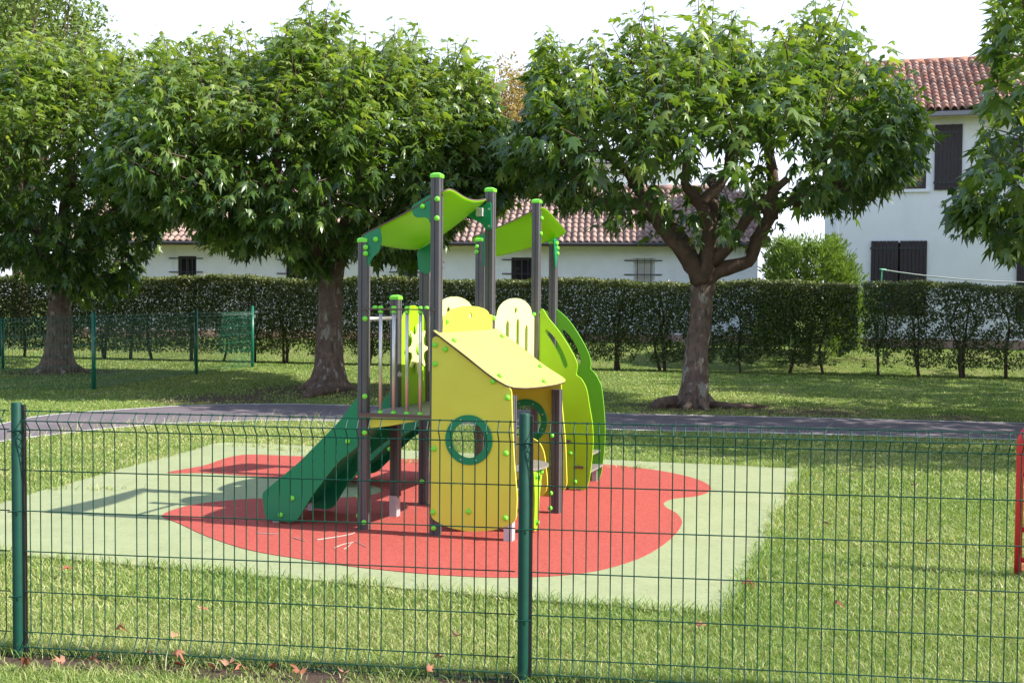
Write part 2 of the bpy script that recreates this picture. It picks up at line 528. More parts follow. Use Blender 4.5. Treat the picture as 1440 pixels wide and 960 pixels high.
_fl, _fc = G(26, 922)[:2], G(735, 961)[:2]
_fd = (_fc - _fl) / np.linalg.norm(_fc - _fl)
FNX, FNY = float(_fd[1]), float(-_fd[0])
FND = float(_fl @ np.array([FNX, FNY]))
def ground_mat():
    m = bpy.data.materials.new('lawn_soil')
    m.use_nodes = True
    n = m.node_tree
    b = n.nodes['Principled BSDF']
    b.inputs['Roughness'].default_value = 0.95
    b.inputs['Specular IOR Level'].default_value = 0.15
    geo = n.nodes.new('ShaderNodeNewGeometry')
    def noise(s, d=6):
        t = n.nodes.new('ShaderNodeTexNoise')
        t.inputs['Scale'].default_value = s
        t.inputs['Detail'].default_value = d
        t.inputs['Roughness'].default_value = 0.7
        n.links.new(geo.outputs['Position'], t.inputs['Vector'])
        return t.outputs[0]
    def rng_(src, a, b_):
        r = n.nodes.new('ShaderNodeMapRange')
        r.inputs[1].default_value = a
        r.inputs[2].default_value = b_
        n.links.new(src, r.inputs[0])
        return r.outputs[0]
    def mix(f, a, b_):
        mx = n.nodes.new('ShaderNodeMix')
        mx.data_type = 'RGBA'
        n.links.new(f, mx.inputs[0])
        for k, q in ((6, a), (7, b_)):
            if isinstance(q, tuple):
                mx.inputs[k].default_value = (*q, 1)
            else:
                n.links.new(q, mx.inputs[k])
        return mx.outputs[2]
    c = mix(rng_(noise(28), 0.3, 0.7), (0.09, 0.15, 0.025), (0.21, 0.25, 0.075))
    c = mix(rng_(noise(1.1), 0.45, 0.75), c, (0.25, 0.23, 0.10))
    c = mix(rng_(noise(0.35, 3), 0.5, 0.72), c, (0.17, 0.22, 0.06))
    # worn soil round the trunks and along the fence
    soil = noise(9)
    def spot(X, Y, R_):
        d = n.nodes.new('ShaderNodeVectorMath')
        d.operation = 'DISTANCE'
        d.inputs[1].default_value = (X, Y, 0)
        n.links.new(geo.outputs['Position'], d.inputs[0])
        r = n.nodes.new('ShaderNodeMapRange')
        r.inputs[1].default_value = R_ * 1.3
        r.inputs[2].default_value = R_ * 0.2
        n.links.new(d.outputs['Value'], r.inputs[0])
        m_ = n.nodes.new('ShaderNodeMath')
        m_.operation = 'MULTIPLY_ADD'
        n.links.new(r.outputs[0], m_.inputs[0])
        m_.inputs[1].default_value = 1.0
        n.links.new(soil, m_.inputs[2])
        return rng_(m_.outputs[0], 0.78, 1.05)
    for X, Y, R_ in ((3.0, 19.2, 1.7), (-0.4, 18.6, 1.4), (4.9, 18.7, 1.3), (-3.6, 22.6, 2.0), (-5.0, 20.5, 1.5), (-10.6, 27.5, 1.6), (6.8, 18.0, 1.2)):
        c = mix(spot(X, Y, R_), c, (0.115, 0.085, 0.058))
    dt = n.nodes.new('ShaderNodeVectorMath')
    dt.operation = 'DOT_PRODUCT'
    dt.inputs[1].default_value = (FNX, FNY, 0)
    n.links.new(geo.outputs['Position'], dt.inputs[0])
    df = n.nodes.new('ShaderNodeMath')
    df.operation = 'SUBTRACT'
    n.links.new(dt.outputs['Value'], df.inputs[0])
    df.inputs[1].default_value = FND + 0.04
    da = n.nodes.new('ShaderNodeMath')
    da.operation = 'ABSOLUTE'
    n.links.new(df.outputs[0], da.inputs[0])
    fr = n.nodes.new('ShaderNodeMapRange')
    fr.inputs[1].default_value = 0.26
    fr.inputs[2].default_value = 0.03
    n.links.new(da.outputs[0], fr.inputs[0])
    fm_ = n.nodes.new('ShaderNodeMath')
    fm_.operation = 'ADD'
    n.links.new(fr.outputs[0], fm_.inputs[0])
    n.links.new(soil, fm_.inputs[1])
    c = mix(rng_(fm_.outputs[0], 0.8, 1.1), c, (0.10, 0.068, 0.05))
    n.links.new(c, b.inputs['Base Color'])
    bp = n.nodes.new('ShaderNodeBump')
    bp.inputs['Strength'].default_value = 0.8
    bp.inputs['Distance'].default_value = 0.05
    n.links.new(noise(45), bp.inputs['Height'])
    n.links.new(bp.outputs[0], b.inputs['Normal'])
    return m
M['ground'] = ground_mat()

ds = [-90, -30, -10, 0, 0.9] + [1.0 + 0.35 * i for i in range(11)] + [8, 20, 60, 400]
ts = [-400, -60, -20, -10, 0, 5, 10, 15, 20, 30, 60, 400]
mb = MB()
vs = [(*hedge_xy(t, d), rise(d)) for d in ds for t in ts]
nt_ = len(ts)
fs = [(j * nt_ + i, j * nt_ + i + 1, (j + 1) * nt_ + i + 1, (j + 1) * nt_ + i) for j in range(len(ds) - 1) for i in range(nt_ - 1)]
mb.add(vs, fs)
tag(mb.build('ground', 'ground', smooth=True), kind='structure')

# path: two edge lines read off the photo, laid out on the ground
far_px = [(-260, 646), (-120, 618), (0, 596), (41, 587), (94, 581), (187, 574.5), (266, 570), (375, 568), (440, 568.5), (640, 574), (852, 581), (1110, 586.5), (1432, 594.5), (1700, 601)]
near_px = [(-260, 690), (-120, 648), (0, 622), (60, 614), (125, 606), (190, 600), (266, 595), (375, 592), (440, 592), (640, 597.5), (852, 604.5), (1110, 610.5), (1432, 619), (1700, 627)]
FE = [np.array(q) for q in catmull([G(*p)[:2] for p in far_px], 6, False)]
NE = [np.array(q) for q in catmull([G(*p)[:2] for p in near_px], 6, False)]
def strip(a, b, z):
    mb = MB()
    k = len(a)
    mb.add([(*q, z) for q in a] + [(*q, z) for q in b], [(i, i + 1, k + i + 1, k + i) for i in range(k - 1)])
    return mb
tag(strip(NE, FE, 0.004).build('path', 'path'), kind='structure')
def inset(a, b, w0, w1):
    return [p + (q - p) / np.linalg.norm(q - p) * w0 for p, q in zip(a, b)], [p + (q - p) / np.linalg.norm(q - p) * w1 for p, q in zip(a, b)]
mb = strip(*inset(NE, FE, 0.02, 0.11), 0.008)
tag(mb.build('path_edge_line', 'line'), kind='structure')
p0, p1 = inset(FE, NE, 0.11, 0.02)
tag(strip(p0, p1, 0.008).build('path_edge_line', 'line'), kind='structure')

A_, B_, C_ = G(1022, 868)[:2], G(1131, 660)[:2], G(310, 622)[:2]
D_ = G(0, 780)[:2]
D_ = D_ + (D_ - A_) * 0.25
C_ = C_
mat_poly = fillet([A_, B_, C_, D_], [0.12, 0.1, 0.25, 0.1])
def wob(poly, amp, step=0.12):
    out = []
    for i in range(len(poly)):
        p, q = np.array(poly[i]), np.array(poly[(i + 1) % len(poly)])
        L = np.linalg.norm(q - p)
        k = max(1, int(L / step))
        for j in range(k):
            r = p + (q - p) * j / k
            out.append(tuple(r + rng.normal(0, amp, 2)))
    return out
me = flat_mesh('rubber_surface', [wob(mat_poly, 0.006)], 0.012, 0.003)
me.transform(Matrix.Translation((0, 0, 0.008)))
me.materials.clear()
tag(link('rubber_surface', me, 'matgreen'), kind='structure')
red_px = [(228, 727), (262, 714), (310, 707), (370, 703), (440, 703), (500, 701), (531, 696), (536, 690), (523, 684), (480, 679), (420, 675), (350, 671), (290, 667), (235, 666.5), (285, 657), (318, 646), (348, 641), (400, 642.5), (500, 646), (620, 648), (740, 650), (850, 655), (905, 660.5), (955, 669), (988, 679), (1000, 690), (982, 699), (948, 703), (934, 709), (937, 716), (951, 724), (959, 738), (942, 761), (905, 785), (850, 803), (790, 812), (700, 815), (600, 810), (500, 800), (430, 790), (350, 776), (292, 757), (251, 738)]
red_poly = catmull([G(*p)[:2] for p in red_px], 4)
me = flat_mesh('red_rubber_patch', [red_poly], 0.004, 0.0005)
me.transform(Matrix.Translation((0, 0, 0.0165)))
me.materials.clear()
tag(link('red_rubber_patch', me, 'matred'), kind='structure')
# a second red patch starts at the right edge of the picture
me = flat_mesh('red_rubber_patch', [[tuple(np.array([4.33, 7.80]) + np.array([math.cos(a) * 0.95, math.sin(a) * 0.55])) for a in np.linspace(0, 2 * math.pi, 40)[:-1]]], 0.006, 0.001)
me.transform(Matrix.Translation((0, 0, 0.006)))
me.materials.clear()
tag(link('red_rubber_patch', me, 'matred'), kind='structure')

# ------------------------------------------------------------------ grass
def in_poly(pts, poly):
    x, y = pts[:, 0], pts[:, 1]
    P_ = np.array(poly)
    c = np.zeros(len(pts), bool)
    j = len(P_) - 1
    for i in range(len(P_)):
        xi, yi = P_[i]
        xj, yj = P_[j]
        with np.errstate(divide='ignore', invalid='ignore'):
            c ^= ((yi > y) != (yj > y)) & (x < (xj - xi) * (y - yi) / (yj - yi + 1e-12) + xi)
        j = i
    return c
def vnoise(p, s, seed=0):
    """cheap smooth value noise on 2-D points"""
    q = p * s + seed * 17.31
    i = np.floor(q).astype(np.int64)
    f = q - i
    f = f * f * (3 - 2 * f)
    def h(a, b):
        v = np.sin(a * 127.1 + b * 311.7 + seed * 7.7) * 43758.5453
        return v - np.floor(v)
    a, b = i[:, 0], i[:, 1]
    return ((h(a, b) * (1 - f[:, 0]) + h(a + 1, b) * f[:, 0]) * (1 - f[:, 1])
            + (h(a, b + 1) * (1 - f[:, 0]) + h(a + 1, b + 1) * f[:, 0]) * f[:, 1])

path_poly = [tuple(q) for q in NE] + [tuple(q) for q in FE[::-1]]
fdir = np.array([0.982, -0.189]); fdir /= np.linalg.norm(fdir)
FL, FC = G(26, 922)[:2], G(735, 961)[:2]
fdir = (FC - FL) / np.linalg.norm(FC - FL)
fnor = np.array([fdir[1], -fdir[0]])            # towards the camera
trunks = {}
def blades(y0, y1, dens, wid, hgt, xpad, lod3=True):
    x1 = 0.46 * y1 + xpad
    n = int(dens * (y1 - y0) * 2 * x1)
    p = np.stack([rng.uniform(-x1, x1, n), rng.uniform(y0, y1, n)], 1)
    p = p[np.abs(p[:, 0]) < 0.46 * p[:, 1] + xpad]
    p = p[~in_poly(p, mat_poly)]
    p = p[~in_poly(p, path_poly)]
    cl = 0.6 * vnoise(p, 2.2, 1) + 0.4 * vnoise(p, 7.0, 2)
    keep = rng.random(len(p)) < 0.45 + 0.9 * cl
    df = np.abs((p - FL) @ fnor)                # soil shows along the fence
    keep &= rng.random(len(p)) > 0.95 * np.exp(-(((p - FL) @ fnor - 0.07) / 0.13) ** 2) * (0.55 + 0.8 * vnoise(p, 4, 5))
    for X, Y, R_ in ((3.0, 19.4, 1.1), (-3.6, 23.0, 1.4), (-10.6, 27.5, 1.4), (-0.4, 18.6, 1.0), (4.9, 18.7, 1.0), (-5.0, 20.5, 1.1), (6.8, 18.0, 0.8)):
        d = np.hypot(p[:, 0] - X, p[:, 1] - Y)
        keep &= rng.random(len(p)) > 0.9 * np.exp(-(d / R_) ** 2)
    p, cl = p[keep], cl[keep]
    return p, cl, np.full(len(p), wid), hgt * rng.uniform(0.55, 1.25, len(p)) * (0.65 + 0.7 * cl)
sets = [blades(3.6, 6.6, 11500, 0.0042, 0.036, 2.2), blades(6.6, 10.5, 5000, 0.0062, 0.034, 2.2),
        blades(10.5, 19.5, 1700, 0.010, 0.032, 2.5), blades(19.5, 36.0, 350, 0.020, 0.034, 3.0)]
# ragged fringe leaning over the edge of the rubber and tufts growing through it
ep = []
mp_ = np.array(mat_poly)
for i in range(len(mp_)):
    a, b = mp_[i], mp_[(i + 1) % len(mp_)]
    L = np.linalg.norm(b - a)
    k = int(L * 420)
    t = rng.random(k)[:, None]
    ep.append(a + (b - a) * t + rng.normal(0, 0.035, (k, 2)))
ep = np.concatenate(ep)
ep = ep[(rng.random(len(ep)) < vnoise(ep, 3.0, 9) * 1.3)]
sets.append((ep, np.full(len(ep), 0.6), np.full(len(ep), 0.006), 0.075 * rng.uniform(0.5, 1.3, len(ep))))
for px in ((895, 660), (372, 630), (340, 628), (395, 634), (430, 636), (520, 640), (580, 652), (455, 641), (612, 646), (75, 690), (150, 690)):
    c = G(*px)[:2]
    q = c + rng.normal(0, 1, (70, 2)) * np.array([0.13, 0.05])
    sets.append((q, np.full(70, 0.3), np.full(70, 0.008), 0.06 * rng.uniform(0.4, 1.3, 70)))
# longer, uncut grass along the foot of the fence
t = rng.uniform(-3.2, 8.0, 4600)
q = FL + fdir * t[:, None] + fnor * rng.normal(-0.02, 0.08, 4600)[:, None]
q = q[vnoise(q, 2.5, 4) > 0.42]
sets.append((q, np.full(len(q), 0.75), np.full(len(q), 0.0048), 0.085 * rng.uniform(0.3, 1.3, len(q))))
# pale seed stalks on the verge of the path
t = rng.random(90)
idx = rng.integers(0, len(NE) - 1, 700)
q = np.array(NE)[idx] + rng.normal(0, 0.25, (700, 2)) + np.array([0.06, -0.3])
q = q[~in_poly(q, path_poly)]
sets.append((q, np.full(len(q), 1.2), np.full(len(q), 0.006), 0.16 * rng.uniform(0.5, 1.5, len(q))))
p = np.concatenate([s_[0] for s_ in sets])
cl = np.concatenate([s_[1] for s_ in sets])
wd = np.concatenate([s_[2] for s_ in sets])
ht = np.concatenate([s_[3] for s_ in sets])
n = len(p)
ang = rng.uniform(0, 2 * math.pi, n)
side = np.stack([np.cos(ang), np.sin(ang), np.zeros(n)], 1)
la = rng.uniform(0, 2 * math.pi, n)
lean = np.stack([np.cos(la), np.sin(la), np.zeros(n)], 1) * (ht * rng.uniform(0.3, 1.5, n))[:, None]
z0 = np.array([rise(d) for d in (p - HA) @ hn]) - 0.003
base = np.concatenate([p, z0[:, None]], 1)
upv = np.zeros((n, 3)); upv[:, 2] = ht
hw = (wd / 2)[:, None]
vv = np.stack([base - side * hw, base + side * hw, base + upv * 0.6 + lean * 0.35 - side * hw * 0.8,
               base + upv * 0.6 + lean * 0.35 + side * hw * 0.8, base + upv * 0.92 + lean], 1)
tf = np.array([(0, 1, 3), (0, 3, 2), (2, 3, 4)])
ff = (tf[None] + (np.arange(n) * 5)[:, None, None]).reshape(-1, 3)
big = vnoise(p, 0.9, 21) * 0.6 + vnoise(p, 0.3, 22) * 0.4
rv = np.clip(0.22 + 0.62 * big + rng.normal(0, 0.25, n) - 0.1 * (cl - 0.5), 0, 1)
rv = np.clip(rv - 0.05 - 0.16 * np.clip((p[:, 1] - 15.5) / 3, 0, 1), 0, 1)  # far blades greener and darker: tree shade put into their colour
rv[-len(q):] = rng.uniform(0.75, 1.0, len(q))
go = link('grass', np_mesh('grass', vv.reshape(-1, 3), ff, np.repeat(rv, 3)), 'grass')
tag(go, 'ragged short green lawn grass around the rubber surface', 'grass', kind='stuff')

# ------------------------------------------------------------------ trees
def limb_path(p0, p1, k=6, wig=0.12, sag=0.0):
    p0, p1 = np.asarray(p0, float), np.asarray(p1, float)
    L = np.linalg.norm(p1 - p0)
    out = []
    for i in range(k + 1):
        t = i / k
        q = p0 + (p1 - p0) * t
        q[2] += sag * 4 * t * (1 - t)
        if 0 < i < k:
            q += rng.normal(0, wig * L / k, 3)
        out.append(q)
    return out

def plane_tree(name, label, base, prof, ry, trunk_h, r0, lean, nshoot, limbs, leafs=0.24, mname='plane_leaf', root=None, cy=None, core=0, flare=0.75, fringe=1.0, sides=(-1, 1)):
    """base: foot on the ground; prof: outline (photo x, top y, bottom y) carried to the tree's own depth"""
    t = empty(name, (base[0], base[1], 0))
    tag(t, label, 'tree', 'pollarded plane trees')
    bx, by = base[0], base[1]
    cy = by if cy is None else cy
    mb = MB()
    top = np.array([lean[0], lean[1], trunk_h])
    pts, rr = [], []
    for i in range(13):
        q = i / 12
        pts.append(np.array([lean[0] * q ** 1.3, lean[1] * q, trunk_h * q - 0.05 * (i == 0)]) + rng.normal(0, 0.008, 3) * (i > 0))
        rr.append(r0 * (1.0 - 0.2 * q + flare * math.exp(-q * 9) + (0.16 if i >= 11 else 0)))
    mb.tube(pts, rr, 18, True, 0.10)
    # buttress roots
    for k in range(6):
        a = k * 1.05 + rng.uniform(-0.3, 0.3)
        e = np.array([math.cos(a), math.sin(a), 0])
        mb.tube([e * r0 * 0.6 + np.array([0, 0, 0.22]), e * r0 * 1.4 + np.array([0, 0, 0.07]), e * r0 * 2.3 + np.array([0, 0, -0.03])], [r0 * 0.5, r0 * 0.34, r0 * 0.12], 8, True, 0.1)
    mb.build('trunk', 'bark', t, True)
    # outline in world coordinates at the tree's depth
    W = [(V(x, a, cy), V(x, b, cy)) for x, a, b in prof]
    xs = np.array([q[0][0] for q in W]) - bx
    zt = np.array([q[0][2] for q in W])
    zb = np.array([q[1][2] for q in W])
    cx, Rx_ = (xs[0] + xs[-1]) / 2, (xs[-1] - xs[0]) / 2
    # limbs
    lb = MB()
    ends = []
    for L in limbs:
        pts = [np.asarray(q, float) for q in L['p']]
        k = len(pts)
        path = [np.array(q) for q in catmull(pts, 4, False)]
        path = [q + rng.normal(0, 0.015, 3) for q in path]
        rad_ = np.linspace(L['r'][0], L['r'][1], len(path)) * (1 + 0.12 * np.sin(np.linspace(0, 14, len(path))))
        lb.tube(path, list(rad_), 9, True, 0.14)
        for f_ in (0.45, 0.65, 0.85, 1.0):
            ends.append((path[min(int(f_ * len(path)), len(path) - 1)], L['r'][1]))
    # shoots
    P_, D_, N_, S_, R_ = [], [], [], [], []
    sh_n = 0
    while sh_n < nshoot:
        x = rng.uniform(xs[0], xs[-1])
        fx = (x - cx) / Rx_
        dmax = ry * math.sqrt(max(1 - abs(fx) ** 2.6, 0.02))
        y = rng.uniform(-1, 1)
        per = (cy + y * dmax) / cy
        T = 1.78 + (np.interp(x, xs, zt) - 1.78) * per
        B = 1.78 + (np.interp(x, xs, zb) - 1.78) * per
        x = x * 1.0
        lump = 0.5 * math.sin(x * 2.1 + y * 3.3 + base[0]) + 0.5 * math.sin(x * 4.7 - y * 5.1)
        fo = math.sqrt(max(1 - abs(y) ** 2.4, 0))
        mid = B + (T - B) * 0.45
        T2 = mid + (T - mid) * (0.25 + 0.75 * fo) + 0.30 * lump - 0.1
        B2 = mid - (mid - B) * (0.35 + 0.65 * fo) + 0.22 * lump + 0.1
        y = y * dmax * (1 + 0.08 * lump)
        Ls = rng.uniform(0.55, 1.25)
        u = rng.random()
        hi, ext = 0.10, 0.0
        if u < 0.09:                                 # tall leading shoots
            hi = rng.uniform(0.25, 0.75)
            z = T2 - Ls * 0.75 + hi * 0.5
        elif u < 0.34:                               # crest
            z = T2 - Ls * rng.uniform(0.85, 1.1)
        elif u < 0.50:                               # lower rim
            z = B2 + rng.uniform(0.0, 0.5)
        else:
            z = rng.uniform(B2, max(B2 + 0.2, T2 - Ls * 0.8))
        z = max(z, B2)
        if core and abs(x - 0.2) < core and (z - B2) / max(T2 - B2, 0.3) < 0.42 and rng.random() < 0.75:
            continue
        outv = np.array([fx * 0.9, (y / ry) * 0.9, 0.0])
        rel = (z - B2) / max(T2 - B2, 0.3)
        ax = outv * (0.9 - 0.5 * rel) + np.array([rng.normal(0, 0.22), rng.normal(0, 0.22), 0.15 + 1.1 * rel])
        if u >= 0.34 and u < 0.50:
            ax[2] = rng.uniform(-0.55, 0.15)
            Ls *= 0.8
        ax /= np.linalg.norm(ax)
        if u > 0.95 and fringe:                                 # loose shoots hanging out of the crown's edge
            ext = 0.34 * fringe
            fx2 = rng.choice(sides)
            x = cx + fx2 * Rx_ * rng.uniform(0.86, 1.0)
            y = rng.uniform(-0.4, 0.35) * ry
            Bq, Tq = np.interp(x, xs, zb), np.interp(x, xs, zt)
            z = rng.uniform(Bq, Tq)
            ax = np.array([fx2 * 0.8, rng.normal(0, 0.4), rng.uniform(-0.5, 0.45)])
            ax /= np.linalg.norm(ax)
            Ls = rng.uniform(0.6, 1.0)
        elif u > 0.91 and fringe:                               # and a few drooping below it
            ext = 0.16 * fringe
            z = B2 + rng.uniform(0.0, 0.25)
            ax = np.array([outv[0] + rng.normal(0, 0.4), outv[1] + rng.normal(0, 0.3), -0.25])
            ax /= np.linalg.norm(ax)
            Ls = rng.uniform(0.5, 0.85)
        p0 = np.array([x, y, z])
        cur = rng.normal(0, 0.1, 3) + np.array([0, 0, -0.12 * (1 - rel)])
        nl = int(6 + Ls * 8)
        fine = [p0 + ax * Ls * q + cur * q * q for q in (0, 0.35, 0.7, 1.0)]
        n0 = len(P_)
        ph = rng.uniform(0, 6.28)
        for j in range(nl):
            q = (j + 0.5) / nl
            pt = p0 + ax * Ls * q + cur * q * q
            ph += 2.4
            e1 = np.array([math.cos(ph), math.sin(ph), 0])
            d = e1 * 0.62 + ax * 0.25 + np.array([0, 0, rng.normal(-0.72 + 0.42 * rel, 0.28)])
            d /= np.linalg.norm(d)
            sz = leafs * (1.05 - 0.55 * q ** 2.5) * rng.uniform(0.5, 1.35)
            pf = pt + d * sz * 0.35
            xw = (pf[0] + bx) * cy / (cy + pf[1]) - bx          # same outline seen at the tree's depth
            pz = 1.78 + (pf[2] - 1.78) * cy / (cy + pf[1])
            jit_ = rng.normal(0, 0.10)
            if xw < xs[0] + jit_ - ext or xw > xs[-1] + jit_ + ext or pz + d[2] * sz * 0.8 < np.interp(xw, xs, zb) + jit_ - ext or pz > np.interp(xw, xs, zt) + hi + jit_:
                continue
            P_.append(pf)
            D_.append(d)
            N_.append(np.array([0, 0, 0.75 + 0.4 * rel]) + rng.normal(0, 0.35, 3) + e1 * (0.75 - 0.35 * rel))
            S_.append(sz)
            R_.append(min(max(rng.normal(0.22 + 0.25 * rel + 0.38 * q * rel, 0.17), 0), 1))  # paler young shoot tips; sunlit crown top and shaded underside put into the colour
        sh_n += 1
        if len(P_) - n0 >= 0.8 * nl and (u < 0.09 or u > 0.91 or rng.random() < 0.5):
            lb.tube([p0 + ax * Ls * q + cur * q * q for q in (0, 0.3, 0.6, 0.85)], [0.013, 0.010, 0.007, 0.003], 4, False)
    k_ = len(P_)
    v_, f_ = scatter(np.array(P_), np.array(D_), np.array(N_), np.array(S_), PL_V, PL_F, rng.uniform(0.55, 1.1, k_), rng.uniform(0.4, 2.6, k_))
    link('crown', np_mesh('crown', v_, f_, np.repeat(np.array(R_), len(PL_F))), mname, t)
    lb.build('branch', 'limb', t, True)
    if root:
        root(t)
    return t

bR, bM, bL = G(975, 572), G(462, 546), G(82, 523)
zT = 2.2
limbsR = [
    dict(p=[(0.1, 0, 2.1), (-0.12, -0.1, 2.45), (-0.55, -0.2, 2.9), (-0.9, -0.4, 3.3), (-1.7, -0.6, 3.35), (-2.1, -0.7, 3.9), (-2.6, -0.8, 4.1)], r=(0.15, 0.06)),
    dict(p=[(-0.6, -0.2, 2.95), (-0.9, 0.2, 3.6), (-1.3, 0.4, 4.1), (-1.9, 0.7, 4.3)], r=(0.11, 0.05)),
    dict(p=[(0.15, 0, 2.1), (0.2, -0.2, 2.6), (0.05, -0.4, 3.3), (-0.25, -0.5, 3.7), (-0.2, -0.6, 4.4)], r=(0.14, 0.06)),
    dict(p=[(0.0, -0.4, 3.35), (0.35, -0.5, 3.7), (0.5, -0.6, 4.3), (0.75, -0.4, 4.8)], r=(0.10, 0.05)),
    dict(p=[(0.15, 0, 2.12), (0.4, 0.0, 2.3), (0.85, -0.1, 2.42), (1.0, -0.1, 2.75), (1.35, -0.1, 3.3), (2.2, -0.2, 3.55), (2.9, -0.3, 3.9)], r=(0.15, 0.06)),
    dict(p=[(1.2, -0.1, 3.1), (1.3, 0.1, 3.8), (1.25, 0.2, 4.5)], r=(0.12, 0.06)),
    dict(p=[(1.6, -0.1, 3.4), (2.4, 0.3, 3.75), (3.1, 0.5, 4.0)], r=(0.09, 0.04)),
    dict(p=[(0.15, 0.05, 2.15), (0.35, 0.6, 3.0), (0.5, 1.3, 3.7), (0.6, 2.0, 4.0)], r=(0.14, 0.05)),
    dict(p=[(0.1, 0.05, 2.15), (-0.2, 0.8, 3.0), (-0.6, 1.6, 3.6), (-0.9, 2.1, 3.9)], r=(0.13, 0.05)),
    dict(p=[(0.3, -0.1, 2.4), (0.7, -0.9, 3.1), (1.1, -1.7, 3.6)], r=(0.11, 0.05)),
]
profR = [(738, 190, 215), (750, 110, 250), (767, 60, 270), (782, 30, 285), (800, 78, 290), (830, 85, 300), (850, 68, 318), (885, 55, 330), (920, 50, 325), (960, 28, 340), (1000, 22, 352), (1040, 48, 350), (1070, 52, 330), (1110, 62, 305), (1140, 50, 300), (1162, 15, 300), (1190, 36, 300), (1212, 62, 292), (1232, 98, 280), (1255, 118, 264), (1278, 132, 250), (1296, 165, 228)]
def root_right(t):
    mb = MB()
    e = G(922, 575) - G(975, 572)
    pts = [(-0.1, 0.05, 0.06), (-0.3, -0.05, 0.10), (-0.5, -0.15, 0.09), (e[0] + 0.02, e[1], 0.06)]
    mb.tube(pts, [0.10, 0.10, 0.085, 0.10], 10, True, 0.15)
    mb.tube([(0.2, -0.05, 0.05), (0.7, -0.2, 0.04), (1.2, -0.2, 0.02)], [0.07, 0.05, 0.03], 8, True, 0.15)
    o = mb.build('root', 'root', t, True)
    o['label'] = 'thick surface root ending in a dark sawn stub'
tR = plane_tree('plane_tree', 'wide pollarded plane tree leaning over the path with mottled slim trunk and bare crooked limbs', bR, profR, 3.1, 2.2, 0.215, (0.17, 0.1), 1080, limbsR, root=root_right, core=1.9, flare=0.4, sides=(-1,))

def auto_limbs(trunk_h, R_, zc, n, r):
    out = []
    for k in range(n):
        a = 2 * math.pi * k / n + rng.uniform(-0.3, 0.3)
        e = np.array([math.cos(a), math.sin(a), 0])
        out.append(dict(p=[np.array([0, 0, trunk_h - 0.05]), e * R_ * 0.14 + np.array([0, 0, trunk_h + 0.3]), e * R_ * 0.38 + np.array([0, 0, zc - 0.5]), e * R_ * 0.7 + np.array([0, 0, zc + 0.1])], r=(r, r * 0.4)))
        out.append(dict(p=[e * R_ * 0.36 + np.array([0, 0, zc - 0.5]), e * R_ * 0.44 + np.array([0.1, 0, zc + 0.4]), e * R_ * 0.4 + np.array([0, 0.2, zc + 1.2])], r=(r * 0.6, r * 0.3)))
    return out
profM = [(150, 215, 245), (168, 165, 262), (185, 125, 285), (205, 108, 310), (228, 75, 308), (242, 44, 305), (258, 78, 305), (285, 80, 332), (310, 62, 350), (340, 50, 360), (365, 68, 352), (395, 62, 345), (420, 38, 378), (445, 32, 392), (465, 20, 385), (485, 50, 362), (510, 68, 352), (535, 50, 372), (560, 50, 385), (585, 62, 372), (600, 98, 365), (625, 92, 340), (645, 74, 312), (662, 98, 298), (684, 122, 300), (702, 165, 290), (722, 215, 262)]
def root_mid(t):
    mb = MB()
    e = G(432, 560) - bM
    f = G(482, 549) - bM
    mb.tube([(f[0], f[1], 0.03), (f[0] * 0.4 + e[0] * 0.6, f[1] * 0.4 + e[1] * 0.6, 0.07), (e[0], e[1], 0.05)], [0.06, 0.09, 0.08], 9, True, 0.2)
    o = mb.build('root', 'root', t, True)
    o['label'] = 'brown root lying on the grass in front of the trunk'
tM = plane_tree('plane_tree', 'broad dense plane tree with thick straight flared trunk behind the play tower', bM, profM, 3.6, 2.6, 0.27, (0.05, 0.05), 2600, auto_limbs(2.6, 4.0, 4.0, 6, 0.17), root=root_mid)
profL = [(-230, 160, 330), (-150, 90, 370), (-80, 60, 385), (-30, 62, 372), (10, 50, 370), (40, 72, 392), (75, 66, 405), (105, 52, 415), (122, 36, 420), (140, 58, 420), (165, 76, 415), (185, 66, 400), (205, 80, 372), (222, 95, 345), (240, 110, 305), (262, 150, 262), (285, 190, 230)]
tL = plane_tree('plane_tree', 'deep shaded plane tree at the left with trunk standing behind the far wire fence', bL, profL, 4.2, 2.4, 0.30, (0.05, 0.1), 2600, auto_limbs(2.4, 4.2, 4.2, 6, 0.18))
bF = np.array([10.35, 15.4, 0])
profF = [(1352, 262, 316), (1370, 240, 326), (1384, 150, 332), (1396, 40, 335), (1405, -25, 352), (1430, -40, 372), (1480, -60, 380), (1560, -80, 390), (1680, -90, 400), (1800, -95, 410), (1920, -90, 400), (2040, -60, 390), (2150, 0, 370), (2240, 120, 340)]
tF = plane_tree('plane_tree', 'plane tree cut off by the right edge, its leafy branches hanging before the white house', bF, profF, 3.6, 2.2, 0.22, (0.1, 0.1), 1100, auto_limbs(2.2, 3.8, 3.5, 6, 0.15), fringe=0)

bX = np.array([15.2, 23.0, 0])
profX = [(1545, 150, 260), (1570, 60, 290), (1640, 10, 320), (1720, -10, 335), (1800, -15, 340), (1880, 0, 335), (1960, 10, 325), (2040, 50, 300), (2070, 140, 260)]
tX = plane_tree('plane_tree', 'plane tree just beyond the right edge whose shadow darkens the grass before the hedge', bX, profX, 4.0, 2.4, 0.24, (0.1, 0.1), 900, auto_limbs(2.4, 3.8, 4.0, 6, 0.15))

